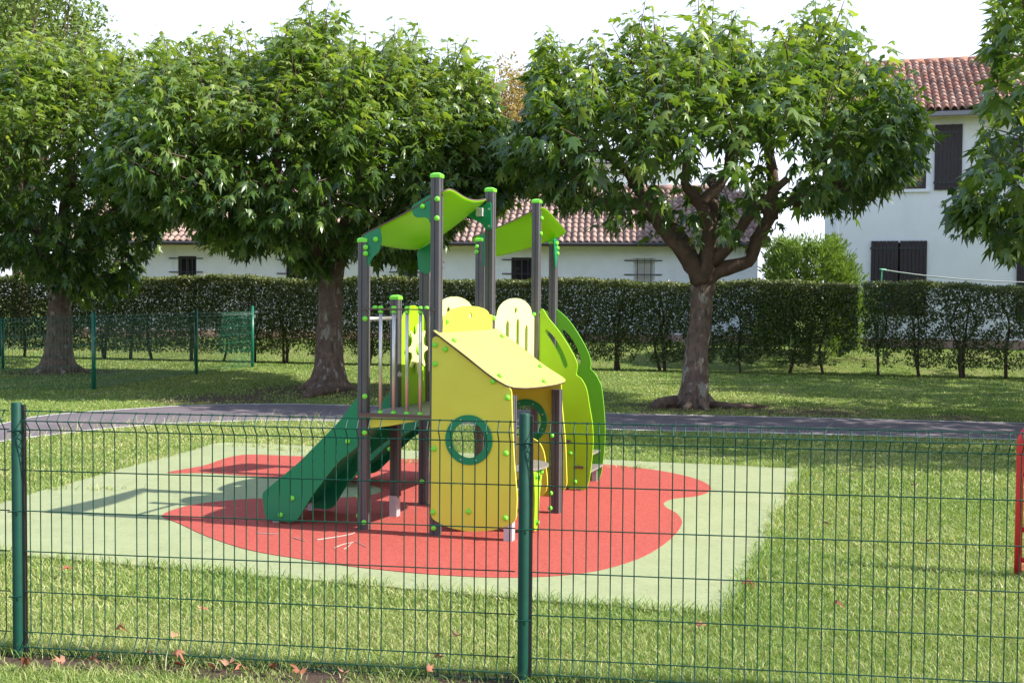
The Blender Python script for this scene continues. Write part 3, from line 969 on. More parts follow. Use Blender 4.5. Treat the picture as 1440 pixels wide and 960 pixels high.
def loose_tree(name, label, px, Y, ground, crown, lname, nclump, leaf, r0, trunk_to):
    """a tree far behind: open crown of small leaf clumps on forked branches. crown = (cx px, cy px, rx m, rz m)"""
    c = V(crown[0], crown[1], Y)
    t = empty(name, (c[0], Y, ground))
    tag(t, label, 'tree')
    o = np.array([c[0], Y, ground])
    mb = MB()
    mb.tube([(0, 0, -0.1), (0.05, 0, trunk_to * 0.5), (0, 0.05, trunk_to)], [r0 * 1.3, r0, r0 * 0.75], 10, True, 0.1)
    mb.build('trunk', 'bark', t, True)
    bb = MB()
    P_, D_, N_, S_, R_ = [], [], [], [], []
    cc = c - o
    for k in range(nclump):
        d = nrm(rng.normal(0, 1, 3)) * rng.random() ** 0.4
        ctr = cc + d * np.array([crown[2], crown[2], crown[3]]) * (1 + 0.12 * math.sin(k))
        if k % 3 == 0:
            bb.tube(limb_path((0, 0.05, trunk_to * rng.uniform(0.75, 1)), ctr, 5, 0.2), list(np.linspace(r0 * 0.35, 0.012, 6)), 5, False)
        m_ = rng.integers(26, 60)
        off = rng.normal(0, 0.26, (m_, 3))
        P_.append(ctr + off)
        D_.append(nrm(rng.normal(0, 1, (m_, 3)) + np.array([0, 0, -0.4])))
        N_.append(rng.normal(0, 0.6, (m_, 3)) + np.array([0, 0, 1]))
        S_.append(rng.uniform(0.6, 1.3, m_) * leaf)
        R_.append(np.clip(rng.normal(0.5, 0.25, m_), 0, 1))
    v_, f_ = scatter(np.concatenate(P_), np.concatenate(D_), np.concatenate(N_), np.concatenate(S_), OV_V, OV_F)
    link('crown', np_mesh('crown', v_, f_, np.repeat(np.concatenate(R_), 4)), lname, t)
    bb.build('branch', 'limb', t)
loose_tree('garden_tree', 'tall thin leaved yellowish tree standing behind the long low house', (715, 200), 47.0, 0.5, (712, 190, 2.6, 2.6), 'autumn_leaf', 340, 0.15, 0.16, 4.0)
loose_tree('garden_tree', 'tall pale green tree rising behind the shaded tree in the top left corner', (30, 60), 50.0, 0.5, (25, 70, 3.6, 4.0), 'pale_leaf', 520, 0.20, 0.3, 6.0)

# conifer bush between hedge and two-storey house
c = V(1138, 395, 30.6)
tb = empty('conifer_bush', (c[0], 30.6, 0.33))
tag(tb, 'bright green feathery conifer bush above the hedge beside the white house', 'bush')
P_, D_, N_, S_, R_ = [], [], [], [], []
for k in range(820):
    a = rng.uniform(0, 6.283)
    zz = rng.random() ** 0.8 * 2.75
    rr_ = 1.32 * math.sqrt(max(1 - (zz / 3.05) ** 2.2, 0.01)) * (0.5 + 0.5 * rng.random() ** 0.5) * (1 + 0.13 * math.sin(3 * a + zz * 2))
    ctr = np.array([rr_ * math.cos(a), rr_ * math.sin(a), zz])
    od = np.array([math.cos(a) * 0.55, math.sin(a) * 0.55, 0.9]) + rng.normal(0, 0.2, 3)
    m_ = 30
    s_ = rng.random((m_, 1))
    P_.append(ctr + nrm(od) * s_ * 0.42 + rng.normal(0, 0.05, (m_, 3)))
    D_.append(nrm(od + rng.normal(0, 0.45, (m_, 3))))
    N_.append(rng.normal(0, 1, (m_, 3)))
    S_.append(rng.uniform(0.09, 0.17, m_))
    R_.append(np.clip(rng.normal(0.5, 0.2, m_), 0, 1))
tv = OV_V * np.array([0.38, 1, 1])
v_, f_ = scatter(np.concatenate(P_), np.concatenate(D_), np.concatenate(N_), np.concatenate(S_), tv, OV_F)
link('foliage', np_mesh('foliage', v_, f_, np.repeat(np.concatenate(R_), 4)), 'bush_leaf', tb)
mb = MB()
mb.tube([(0, 0, -0.1), (0.05, 0, 0.8), (0, 0, 1.6)], [0.09, 0.07, 0.03], 8, True, 0.1)
mb.build('stem', 'stem', tb, True)

# ------------------------------------------------------------------ hedges
def hedge(label, t0, t1, dens, htop, seed, open_=0.0):
    r = np.random.default_rng(seed)
    o = hedge_xy(t0)
    t = empty('hedge', (o[0], o[1], 0), math.atan2(hd[1], hd[0]))
    tag(t, label, 'hedge')
    L = t1 - t0
    st = []
    x = 0.35
    while x < L - 0.2:
        st.append(x)
        x += r.uniform(0.75, 1.2)
    st = np.array(st)
    n = int(dens * L)
    x = r.uniform(0, L, n)
    z = r.uniform(0.06, 1.0, n) ** 0.8
    y = r.beta(0.7, 0.7, n) * 0.85
    ht_ = htop[0] + (htop[1] - htop[0]) * x / L + 0.05 * np.sin(x * 1.3) + 0.02 * np.sin(x * 6.1)
    zz = z * ht_
    crest = r.random(n) < 0.16
    zz[crest] = ht_[crest] - np.abs(r.normal(0, 0.06, crest.sum()))
    dx = np.abs(x[:, None] - st[None]).min(1)
    spread = np.clip(0.20 + 0.60 * (zz - 0.10) / 0.70, 0.10, 9)
    q = np.stack([x + seed * 3, zz], 1)
    nz = 0.55 * vnoise(q, 2.6, 3) + 0.45 * vnoise(q, 7, 8)
    thin = np.where(zz > ht_ - 0.45, 0.0, open_ + 0.21 + 0.15 * np.clip((1.35 - zz), 0, 1))
    keep = (dx < spread * (0.7 + 0.7 * nz)) & (nz > thin + r.normal(0, 0.05, n))
    x, y, zz, ht_ = x[keep], y[keep], zz[keep], ht_[keep]
    n = len(x)
    P_ = np.stack([x, y, zz], 1) + r.normal(0, 0.015, (n, 3))
    D_ = nrm(r.normal(0, 0.8, (n, 3)) + np.array([0, -0.3, 0.15]))
    N_ = r.normal(0, 0.6, (n, 3)) + np.array([0, -0.25, 0.75])
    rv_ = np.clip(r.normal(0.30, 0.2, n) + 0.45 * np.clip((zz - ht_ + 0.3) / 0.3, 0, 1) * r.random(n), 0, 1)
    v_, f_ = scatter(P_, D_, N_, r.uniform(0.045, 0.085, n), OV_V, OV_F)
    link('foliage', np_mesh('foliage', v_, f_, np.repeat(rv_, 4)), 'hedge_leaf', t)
    for x0 in st:
        m2 = MB()
        for k in range(r.integers(1, 4)):
            x1 = x0 + r.normal(0, 0.05)
            y1 = 0.4 + r.normal(0, 0.08)
            p_ = [(x1, y1, -0.05), (x1 + r.normal(0, 0.06), y1 + r.normal(0, 0.05), 0.6), (x1 + r.normal(0, 0.16), y1 + r.normal(0, 0.1), 1.3), (x1 + r.normal(0, 0.25), y1, 2.0)]
            m2.tube([np.array(q_) for q_ in catmull(p_, 3, False)], list(np.linspace(r.uniform(0.032, 0.055), 0.012, 10)), 6, True, 0.15)
            for b_ in range(3):
                zb_ = r.uniform(0.3, 1.4)
                m2.tube([(x1, y1, zb_), (x1 + r.normal(0, 0.25), y1 + r.normal(0, 0.2), zb_ + 0.4)], [0.012, 0.006], 4, False)
        m2.build('stem', 'stem', t, True)
tg = (G(1209, 529)[:2] - HA) @ hd
hedge('long clipped garden hedge with bare lower stems running behind the plane trees', -8.5, tg - 0.07, 9500, (2.36, 2.2), 5)
hedge('thinner uneven hedge right of the gap in front of the white house', tg + 0.07, tg + 9.0, 7000, (2.2, 2.1), 6, 0.10)

# ------------------------------------------------------------------ houses
def tiles(o, e, s, W, L, mname, parent, pitch=0.20, course=0.36, name='roof'):
    """canal tiles as real relief: o eave corner, e along the eave, s up the slope"""
    o, e, s = (np.asarray(q, float) for q in (o, e, s))
    nn = np.cross(e, s)
    nn /= np.linalg.norm(nn)
    if nn[2] < 0:
        nn = -nn
    K = 6
    nc, nr = int(W / pitch), int(L / course)
    tt = np.arange(K + 1) / K
    h = np.where(tt < 0.72, 0.075 * np.sqrt(np.maximum(1 - (2 * tt / 0.72 - 1) ** 2, 0)), -0.03 * np.sin((tt - 0.72) / 0.28 * math.pi))
    vs, fs, rn = [], [], []
    base = rng.random((nr, nc))
    for j in range(nr):
        for i in range(nc):
            k = len(vs)
            sk = rng.normal(0, 0.006)
            for a in range(K + 1):
                p = o + e * ((i + tt[a]) * pitch + sk)
                vs.append(p + s * (j * course - 0.03) + nn * (h[a] + 0.004))
                vs.append(p + s * (j * course - 0.03) + nn * (h[a] + 0.034 + rng.normal(0, 0.002)))
                vs.append(p + s * ((j + 1) * course) + nn * (h[a] * 0.85))
            for a in range(K):
                b = k + a * 3
                fs += [(b, b + 3, b + 4), (b, b + 4, b + 1), (b + 1, b + 4, b + 5), (b + 1, b + 5, b + 2)]
                rn += [base[j, i]] * 4
    return link(name, np_mesh(name, np.array(vs), np.array(fs), np.array(rn)), mname, parent)

def facade_frame(p, q):
    p, q = np.asarray(p, float)[:2], np.asarray(q, float)[:2]
    e = (q - p) / np.linalg.norm(q - p)
    return np.array([*e, 0]), np.array([e[1], -e[0], 0]), np.linalg.norm(q - p)   # along, outward (to camera), length

# --- long low house
eL, eR = V(100, 339.5, 37.6), V(1066, 343.5, 35.9)
e1, o1, W1 = facade_frame(eL, eR)
n1 = np.array([e1[0], e1[1], 0])
wallp = np.array([eL[0], eL[1], 0])
EZ = 3.42
h1 = empty('long_house', (wallp[0], wallp[1], 0.5), math.atan2(e1[1], e1[0]))
tag(h1, 'long low white house with weathered pinkish tile roof and small barred windows behind the hedge', 'house')
def H1(x, y):                                        # pixel -> (along, height) on the front wall
    q = HP(x, y, wallp, o1) - wallp
    return q @ e1, q[2] - 0.5
def wall_with_holes(loops, parent, m, depth=0.3):
    me = flat_mesh('wall', loops, depth, 0.0)
    me.transform(Matrix(((1, 0, 0, 0), (0, 0, -1, depth / 2), (0, 1, 0, 0), (0, 0, 0, 1))))
    me.materials.clear()
    return link('wall', me, m, parent)
EH = EZ - 0.5
wins1 = [(250, 276, 360, 390), (402, 428, 362, 392), (560, 587, 360, 395), (719, 748, 362, 396), (891, 921, 363, 394)]
holes, wr = [], []
for x0, x1, y0, y1 in wins1:
    a0, zt_ = H1(x0, y0)
    a1, _ = H1(x1, y0)
    zb_ = zt_ - 0.95
    wr.append((a0, a1, zb_, zt_))
    holes.append([(a0, zb_), (a1, zb_), (a1, zt_), (a0, zt_)])
wall_with_holes([[(0, -0.3), (W1, -0.3), (W1, EH), (0, EH)]] + holes, h1, 'oldwall')
mb = MB()
mb.box(0, 0.3, 0.3, 7.0, -0.3, EH); mb.box(W1 - 0.3, W1, 0.3, 7.0, -0.3, EH); mb.box(0.3, W1 - 0.3, 6.7, 7.0, -0.3, EH)
g_ = MB()
for xx in (0.0, W1 - 0.3):                           # gables
    mb.add([(xx, 0, EH), (xx + 0.3, 0, EH), (xx + 0.3, 7, EH), (xx, 7, EH), (xx, 3.5, EH + 1.75), (xx + 0.3, 3.5, EH + 1.75)], [(0, 1, 5, 4), (3, 4, 5, 2), (0, 4, 3), (1, 2, 5), (0, 3, 2, 1)])
mb.build('rear_wall', 'oldwall', h1)
mb = MB()
mb.box(0, W1, -0.035, 0.0 - 0.002, -0.3, 0.22)
mb.build('plinth', 'plinth', h1)
for i, (a0, a1, zb_, zt_) in enumerate(wr):
    wf = MB()
    fw = 0.06
    for bx_ in ((a0, a0 + fw, zb_, zt_), (a1 - fw, a1, zb_, zt_), (a0 + fw, a1 - fw, zt_ - fw, zt_), (a0 + fw, a1 - fw, zb_, zb_ + fw), ((a0 + a1) / 2 - 0.025, (a0 + a1) / 2 + 0.025, zb_ + fw, zt_ - fw)):
        wf.box(bx_[0], bx_[1], 0.08, 0.14, bx_[2], bx_[3])
    wo = wf.build('window', 'whiteframe' if i == 4 else 'frame', h1)
    pn = MB()
    pn.box(a0, a1, 0.105, 0.12, zb_, zt_)
    pn.build('pane', 'blind' if i == 4 else 'pane', wo)
    gr = MB()
    for q in np.linspace(a0 + 0.12, a1 - 0.12, 3):
        gr.tube([(q, -0.03, zb_ - 0.1), (q, -0.03, zt_ - 0.02)], 0.013, 6)
    for zq in (zt_ - 0.07, zt_ - 0.5):
        gr.box(a0 - 0.28, a1 + 0.22, -0.035, -0.005, zq - 0.015, zq + 0.015)
    gr.build('grille', 'iron', wo)
    sl_ = MB()
    sl_.box(a0 - 0.08, a1 + 0.08, -0.06, -0.002, zb_ - 0.08, zb_ - 0.01)
    sl_.build('sill', 'oldwall', wo)
sf = MB()
sf.box(-0.3, W1 + 0.3, -0.45, -0.003, EH - 0.05, EH)
sf.build('soffit', 'soffit', h1)
gt = MB()
gt.tube([(-0.3, -0.52, EH + 0.03), (W1 + 0.3, -0.52, EH + 0.03)], 0.065, 8)
gt.build('gutter', 'darkgutter', h1)
sl1 = np.array([0, 3.95, 1.95]); LS = np.linalg.norm(sl1); sl1 /= LS
rf = tiles((-0.3, -0.5, EH + 0.06), (1, 0, 0), sl1, W1 + 0.6, LS, 'tiles_old', h1)
mb = MB()
mb.add([(-0.28, -0.5, EH + 0.0), (W1 + 0.28, -0.5, EH + 0.0), (W1 + 0.28, 3.45, EH + 1.96), (-0.28, 3.45, EH + 1.96), (-0.28, 7.4, EH), (W1 + 0.28, 7.4, EH)], [(0, 1, 2, 3), (3, 2, 5, 4)])
mb.build('roof_deck', 'soffit', h1)
mb = MB()
k_ = int(W1 / 0.42)
for i in range(k_):
    mb.tube([(i * 0.42 - 0.2, 3.45, EH + 2.06), (i * 0.42 + 0.24, 3.45, EH + 2.06 + 0.02)], [0.11, 0.125], 9)
mb.build('ridge', mat('ridge_tile', (0.30, 0.20, 0.165), 0.9, 0.2, (3, (0.22, 0.15, 0.125), 0.8)), h1, True)

# --- two-storey house
f2 = V(1160, 300, 33.3)
a2 = rad(-16)
e2 = np.array([math.cos(a2), math.sin(a2), 0]); o2 = np.array([math.sin(a2), -math.cos(a2), 0])
w2 = np.array([f2[0], f2[1], 0])
h2 = empty('white_house', (w2[0], w2[1], 0.5), a2)
tag(h2, 'two-storey white house with orange tile roof and dark brown shutters at the right', 'house')
def H2(x, y):
    q = HP(x, y, w2, o2) - w2
    return q @ e2, q[2] - 0.5
W2 = 13.0
gx, EH2 = H2(1330, 166)
def H2off(x, y, off):
    q = HP(x, y, w2 + o2 * off, o2) - w2
    return q @ e2, q[2] - 0.5
_, GZ = H2off(1345, 160, 0.55)
EH2 = GZ + 0.02
win2 = [((1229, 1304), (176, 266)), ((1445, 1490), (195, 252)), ((1440, 1500), (343, 420))]
holes, wr = [], []
for (x0, x1), (y0, y1) in win2:
    a0, zt_ = H2(x0, y0)
    a1, _ = H2(x1, y0)
    _, zb_ = H2((x0 + x1) / 2, y1)
    zt_ = min(zt_, EH2 - 0.25)
    wr.append((a0, a1, zb_, zt_))
    holes.append([(a0, zb_), (a1, zb_), (a1, zt_), (a0, zt_)])
s0, sz = H2(1225, 339)
s1, _ = H2(1304, 339)
holes.append([(s0 + 0.06, sz - 2.0), (s1 - 0.06, sz - 2.0), (s1 - 0.06, sz - 0.05), (s0 + 0.06, sz - 0.05)])
wall_with_holes([[(0, -0.3), (W2, -0.3), (W2, EH2), (0, EH2)]] + holes, h2, 'wall')
mb = MB()
mb.box(0, 0.3, 0.3, 8.0, -0.3, EH2); mb.box(W2 - 0.3, W2, 0.3, 8.0, -0.3, EH2); mb.box(0.3, W2 - 0.3, 7.7, 8.0, -0.3, EH2)
for xx in (0.0, W2 - 0.3):
    mb.add([(xx, 0, EH2), (xx + 0.3, 0, EH2), (xx + 0.3, 8, EH2), (xx, 8, EH2), (xx, 4, EH2 + 1.85), (xx + 0.3, 4, EH2 + 1.85)], [(0, 1, 5, 4), (3, 4, 5, 2), (0, 4, 3), (1, 2, 5), (0, 3, 2, 1)])
mb.build('rear_wall', 'wall', h2)
mb = MB()
mb.box(0, W2, -0.03, -0.002, -0.3, 0.25)
mb.build('plinth', 'plinth', h2)
for i, (a0, a1, zb_, zt_) in enumerate(wr):
    wf = MB()
    fw = 0.07
    for bx_ in ((a0, a0 + fw, zb_, zt_), (a1 - fw, a1, zb_, zt_), (a0 + fw, a1 - fw, zt_ - fw, zt_), (a0 + fw, a1 - fw, zb_, zb_ + fw), ((a0 + a1) / 2 - 0.05, (a0 + a1) / 2 + 0.05, zb_ + fw, zt_ - fw)):
        wf.box(bx_[0], bx_[1], 0.1, 0.17, bx_[2], bx_[3])
    for zq in np.linspace(zb_, zt_, 4)[1:-1]:
        wf.box(a0 + fw, a1 - fw, 0.12, 0.15, zq - 0.015, zq + 0.015)
    wo = wf.build('window', 'frame', h2)
    pn = MB()
    pn.box(a0, a1, 0.135, 0.142, zb_, zt_)
    pn.build('pane', 'pane', wo)
    if i == 0:
        for s_ in (0, 1):
            cu_ = MB()
            x0_ = a0 + 0.1 + s_ * ((a1 - a0) / 2 - 0.03)
            kx = 24
            vs = []
            for j in range(kx + 1):
                xx = x0_ + ((a1 - a0) / 2 - 0.17) * j / kx
                yy = 0.118 + 0.006 * math.sin(j * 1.3)
                vs += [(xx, yy, zb_ + 0.22), (xx, yy, zb_ + 0.66)]
            cu_.add(vs, [(2 * j, 2 * j + 2, 2 * j + 3, 2 * j + 1) for j in range(kx)])
            cu_.build('curtain', 'flower', wo)
    sl_ = MB()
    sl_.box(a0 - 0.1, a1 + 0.1, -0.07, -0.002, zb_ - 0.09, zb_ - 0.01)
    sl_.build('sill', 'wall', wo)
def shutter(a0, a1, z0, z1, off=-0.05):
    mb = MB()
    k = max(3, int((a1 - a0) / 0.1))
    for i in range(k):
        x0 = a0 + (a1 - a0) * i / k
        mb.box(x0 + 0.004, x0 + (a1 - a0) / k - 0.004, off, off + 0.032, z0, z1)
    o = mb.build('shutter', 'shutter', h2)
    for zq in (z1 - 0.2, z0 + 0.2):
        hb = MB()
        hb.box(a0 - 0.02, a1 - 0.05, off - 0.014, off - 0.001, zq - 0.04, zq + 0.03)
        hb.build('hinge_strap', 'iron', o)
    return o
sm = (s0 + s1) / 2
shutter(s0, sm - 0.015, sz - 2.05, sz, -0.05)
shutter(sm + 0.03, s1, sz - 2.05, sz, -0.045)
u0, uz = H2(1315, 176); u1, _ = H2(1354, 176); _, ub = H2(1335, 267)
shutter(u0, u1, ub, min(uz, EH2 - 0.18))
a0, a1, zb_, zt_ = wr[0]
shutter(a0 - (u1 - u0) - 0.12, a0 - 0.12, zb_, zt_)
v0, vz = H2(1388, 195); v1, _ = H2(1440, 195); _, vb = H2(1400, 252)
shutter(v0, v1, vb, vz)
l0, lz = H2(1430, 345); l1, _ = H2(1440, 345)
shutter(l0, l0 + 0.9, lz - 2.0, lz)
sf = MB()
sf.box(-0.3, W2 + 0.3, -0.5, -0.003, EH2 - 0.06, EH2)
sf.build('soffit', 'soffit', h2)
gt = MB()
gt.box(-0.3, W2 + 0.3, -0.62, -0.502, EH2 - 0.08, EH2 + 0.06)
gt.build('gutter', 'gutter', h2, bevel=0.03)
dp = MB()
dp.tube([(0.35, -0.08, EH2 - 0.1), (0.35, -0.08, -0.2)], 0.05, 10)
dp.build('downpipe', 'wall', h2, True)
sl2 = np.array([0, 4.6, 2.15]); LS2 = np.linalg.norm(sl2); sl2 /= LS2
tiles((-0.35, -0.6, EH2 + 0.1), (1, 0, 0), sl2, W2 + 0.7, LS2, 'tiles_new', h2)
mb = MB()
mb.add([(-0.32, -0.5, EH2 + 0.02), (W2 + 0.32, -0.5, EH2 + 0.02), (W2 + 0.32, 4.0, EH2 + 2.12), (-0.32, 4.0, EH2 + 2.12), (-0.32, 8.5, EH2), (W2 + 0.32, 8.5, EH2)], [(0, 1, 2, 3), (3, 2, 5, 4)])
mb.build('roof_deck', 'soffit', h2)
mb = MB()
for i in range(int(W2 / 0.42)):
    mb.tube([(i * 0.42 - 0.2, 4.0, EH2 + 2.24), (i * 0.42 + 0.24, 4.0, EH2 + 2.26)], [0.11, 0.125], 9)
mb.build('ridge', mat('orange_ridge_tile', (0.40, 0.21, 0.15), 0.9, 0.2, (3, (0.30, 0.16, 0.12), 0.8)), h2, True)

# --- pale house farther back
fq = V(650, 300, 56.0)
h3 = empty('far_house', (fq[0], 56.0, 0.5), rad(-6))
tag(h3, 'pale distant house showing between the tree crowns above the long roof', 'house')
_, z3 = 0, V(720, 232, 56.0)[2] - 0.5
W3 = V(960, 300, 56.0)[0] - fq[0]
wall_with_holes([[(0, -0.3), (W3, -0.3), (W3, z3), (0, z3)], [(2.0, z3 - 1.8), (3.0, z3 - 1.8), (3.0, z3 - 0.6), (2.0, z3 - 0.6)], [(6.0, z3 - 1.8), (7.0, z3 - 1.8), (7.0, z3 - 0.6), (6.0, z3 - 0.6)]], h3, 'wall')
mb = MB()
mb.box(0, 0.3, 0.3, 7, -0.3, z3); mb.box(W3 - 0.3, W3, 0.3, 7, -0.3, z3); mb.box(0.3, W3 - 0.3, 6.7, 7, -0.3, z3)
mb.build('rear_wall', 'wall', h3)
for a0 in (2.0, 6.0):
    mb = MB()
    for b4 in ((a0, a0 + 0.07, z3 - 1.8, z3 - 0.6), (a0 + 0.93, a0 + 1, z3 - 1.8, z3 - 0.6), (a0 + 0.07, a0 + 0.93, z3 - 0.67, z3 - 0.6), (a0 + 0.07, a0 + 0.93, z3 - 1.8, z3 - 1.73), (a0 + 0.47, a0 + 0.53, z3 - 1.73, z3 - 0.67)):
        mb.box(b4[0], b4[1], 0.1, 0.16, b4[2], b4[3])
    wo = mb.build('window', 'whiteframe', h3)
    mb = MB()
    mb.box(a0, a0 + 1, 0.13, 0.14, z3 - 1.8, z3 - 0.6)
    mb.build('pane', 'pane', wo)
mb = MB()
mb.add([(-0.4, -0.5, z3), (W3 + 0.4, -0.5, z3), (W3 + 0.4, 3.5, z3 + 0.55), (-0.4, 3.5, z3 + 0.55), (-0.4, 7.5, z3), (W3 + 0.4, 7.5, z3),
        (-0.4, -0.5, z3 + 0.12), (W3 + 0.4, -0.5, z3 + 0.12), (W3 + 0.4, 3.5, z3 + 0.67), (-0.4, 3.5, z3 + 0.67), (-0.4, 7.5, z3 + 0.12), (W3 + 0.4, 7.5, z3 + 0.12)],
       [(0, 3, 2, 1), (3, 4, 5, 2), (6, 7, 8, 9), (9, 8, 11, 10), (0, 1, 7, 6), (4, 10, 11, 5), (0, 6, 9, 3), (3, 9, 10, 4), (1, 2, 8, 7), (2, 5, 11, 8)])
mb.build('roof', 'gutter', h3)

# clothes line in the garden
cl0 = V(1240, 379, 30.4)
cl = empty('clothes_line', (cl0[0], cl0[1], 0.35))
tag(cl, 'green clothes line frame with cords in front of the closed brown shutters', 'clothes line')
mb = MB()
zt_ = cl0[2] - 0.35
mb.tube([(-0.12, 0, 0), (0, 0, zt_), (0.12, 0.1, 0)], 0.022, 8)
mb.tube([(-0.08, -0.1, zt_), (0.14, 0.12, zt_)], 0.026, 8)
mb.build('end_frame', 'rope', cl, True)
e = V(1440, 393, 29.2) - cl0
e = e * 1.25
for y in (-0.08, 0.03, 0.12):
    mb = MB()
    mb.tube([np.array([0, y, zt_]) + e * q + np.array([0, 0, -0.10 * 4 * q * (1 - q)]) for q in np.linspace(0, 1, 12)], 0.009 if y < 0.1 else 0.012, 5)
    mb.build('cord', 'rope' if y > 0 else 'whiteframe', cl)
mb = MB()
b0 = np.array([e[0], e[1], 0])
mb.tube([b0 + np.array([-0.12, 0, -0.05]), b0 + np.array([0, 0, e[2] + zt_]), b0 + np.array([0.12, 0.1, -0.05])], 0.022, 8)
mb.build('end_frame', 'rope', cl, True)

# ------------------------------------------------------------------ wire fences
def wire_panel(p, q, z_levels, hgt, spacing, r, parent, m, gaps=True, fold=0.038, zoff=(0, 0)):
    """mesh panel with V folds between two ground points, in the fence's own coordinates"""
    p, q = np.asarray(p, float), np.asarray(q, float)
    L = np.linalg.norm(q - p)
    e = (q - p) / L
    nn = np.array([e[1], -e[0]])
    if nn[1] > 0:
        nn = -nn
    mb = MB()
    def P3(s, off, z):
        xy = p + e * s + nn * off
        return (xy[0], xy[1], z + zoff[0] + (zoff[1] - zoff[0]) * s / L)
    nlev = len(z_levels)
    foldi = {1, nlev - 2}
    for i, z in enumerate(z_levels):
        off = fold if i in foldi else 0.0
        mb.tube([P3(0.03, off, z), P3(L - 0.03, off, z)], r, 5)
    prof = [(hgt, 0.0)] + [(z, fold if i in foldi else 0.0) for i, z in enumerate(z_levels)] + [(z_levels[-1] - 0.02, 0)]
    # small tilt of the straight part so that nothing looks ruled
    k = int(L / spacing)
    skip = {10, k - 11} if gaps else set()
    for i in range(1, k):
        if i in skip:
            continue
        s = i * L / k + random.uniform(-0.002, 0.002)
        mb.tube([P3(s, o_ - 0.004, z) for z, o_ in prof], r * 0.95, 5)
    return mb.build('wire_panel', m, parent)
def fence_post(p, h, parent, m, r=0.026, clips=(1.12, 0.72, 0.32)):
    o = empty('fence_post', (p[0], p[1], 0))
    o.parent = parent
    return o
Z10 = [1.215, 1.17, 1.123, 0.923, 0.723, 0.523, 0.323, 0.123, 0.060, 0.015]
ff = empty('wire_fence', (FL[0], FL[1], 0))
tag(ff, 'dark green welded wire fence on round posts in the foreground', 'fence')
pitch = np.linalg.norm(FC - FL)
posts = [-2 * pitch, -pitch, 0, pitch, 2 * pitch, 3 * pitch]
for i, s in enumerate(posts):
    b = fdir * s
    mb = MB()
    h = 1.255
    mb.tube([(b[0], b[1], -0.1), (b[0], b[1], h - 0.006), (b[0], b[1], h)], [0.0255, 0.0255, 0.022], 20)
    po = mb.build('fence_post', 'wire', ff, True)
    md = po.modifiers.new('edge', 'EDGE_SPLIT')
    cb = MB()
    x = b + fdir * 0.031
    cb.frame((x[0] - 0.006, x[1] + 0.0, -0.08), (*(fdir * 0.014), 0), (*(-fnor * 0.022), 0), (0, 0, h + 0.07))
    cb.build('channel', 'dark', po)
    for zc in (1.115, 0.72, 0.30):
        ck = MB()
        pc = b + fnor * 0.026
        ck.tube([(pc[0] - 0.035 * fdir[0], pc[1] - 0.035 * fdir[1], zc), (pc[0] + 0.004 * fnor[0], pc[1] + 0.004 * fnor[1], zc + 0.003), (pc[0] + 0.04 * fdir[0], pc[1] + 0.04 * fdir[1], zc + 0.006)], 0.0035, 5)
        ck.build('clip', 'wire', po)
for a, b in zip(posts[:-1], posts[1:]):
    wire_panel(fdir * (a + 0.01), fdir * (b - 0.01), Z10, 1.22, 0.0553, 0.0031, ff, 'wire')
f1, f2_, f3 = G(132, 548)[:2], G(276, 526)[:2], G(355, 516)[:2]
fb = empty('wire_fence', (f1[0], f1[1], 0))
tag(fb, 'far wire fence with slim green posts on the shaded grass at the left', 'fence')
f0 = np.array([-10.9, 21.6])
for pt, h in ((f1, 1.46), (f2_, 1.48), (f3, 1.55), (f0, 1.4)):
    b = pt - f1
    mb = MB()
    mb.tube([(b[0], b[1], -0.1), (b[0], b[1], h)], 0.04, 12)
    mb.build('fence_post', 'farwire', fb, True)
Z9 = [1.40, 1.33, 1.26, 1.06, 0.86, 0.66, 0.46, 0.26, 0.12, 0.05]
wire_panel(f1 - f1, f2_ - f1, Z9, 1.41, 0.0625, 0.0035, fb, 'farwire', False)
wire_panel(f2_ - f1, f3 - f1, Z9, 1.41, 0.0625, 0.0035, fb, 'farwire', False)
wire_panel(f0 - f1, f1 - f1, Z9, 1.41, 0.0625, 0.0035, fb, 'farwire', False, 0.038, (-0.12, 0.0))
g0, g1_ = np.array([-15.2, 29.6]), np.array([-12.35, 28.6])
fg = empty('wire_fence', (g0[0], g0[1], 0))
tag(fg, 'bright sunlit corner of green wire fence at the left edge by the hedge', 'fence')
for pt in (g0, g1_):
    b = pt - g0
    mb = MB()
    mb.tube([(b[0], b[1], -0.1), (b[0], b[1], 1.2)], 0.035, 12)
    mb.build('fence_post', 'farwire', fg, True)
wire_panel(g0 - g0, g1_ - g0, Z10, 1.22, 0.0625, 0.006, fg, 'farwire', False)

# ------------------------------------------------------------------ red tubular frame at the right edge
rp_ = G(1431, 808)
rf_ = empty('tube_frame', (rp_[0], rp_[1], 0.0), rad(-20))
tag(rf_, 'red tubular metal frame with rails cut off by the right edge', 'play frame')
mb = MB()
hh = 0.985
arc = [(0, 0, -0.03), (0, 0, 0.5), (0, 0, hh - 0.12)] + [(0.12 - 0.12 * math.cos(a), 0, hh - 0.12 + 0.12 * math.sin(a)) for a in np.linspace(0.25, math.pi / 2, 6)] + [(0.7, 0, hh)]
arc += [(1.28 + 0.12 * math.sin(a), 0, hh - 0.12 + 0.12 * math.cos(a)) for a in np.linspace(0, math.pi / 2, 7)] + [(1.4, 0, 0.5), (1.4, 0, -0.03)]
mb.tube(arc, 0.024, 14)
mb.build('hoop', 'red_tube', rf_, True)
mb = MB()
mb.tube([(0.065, 0.01, 0.06), (0.065, 0.01, 0.9)], 0.016, 10)
mb.build('upright', 'red_tube', rf_, True)
for z in (0.82, 0.66, 0.30, 0.10):
    mb = MB()
    mb.tube([(0.02, 0, z), (1.38, 0, z)], 0.016, 10)
    mb.build('rail', 'red_tube', rf_, True)
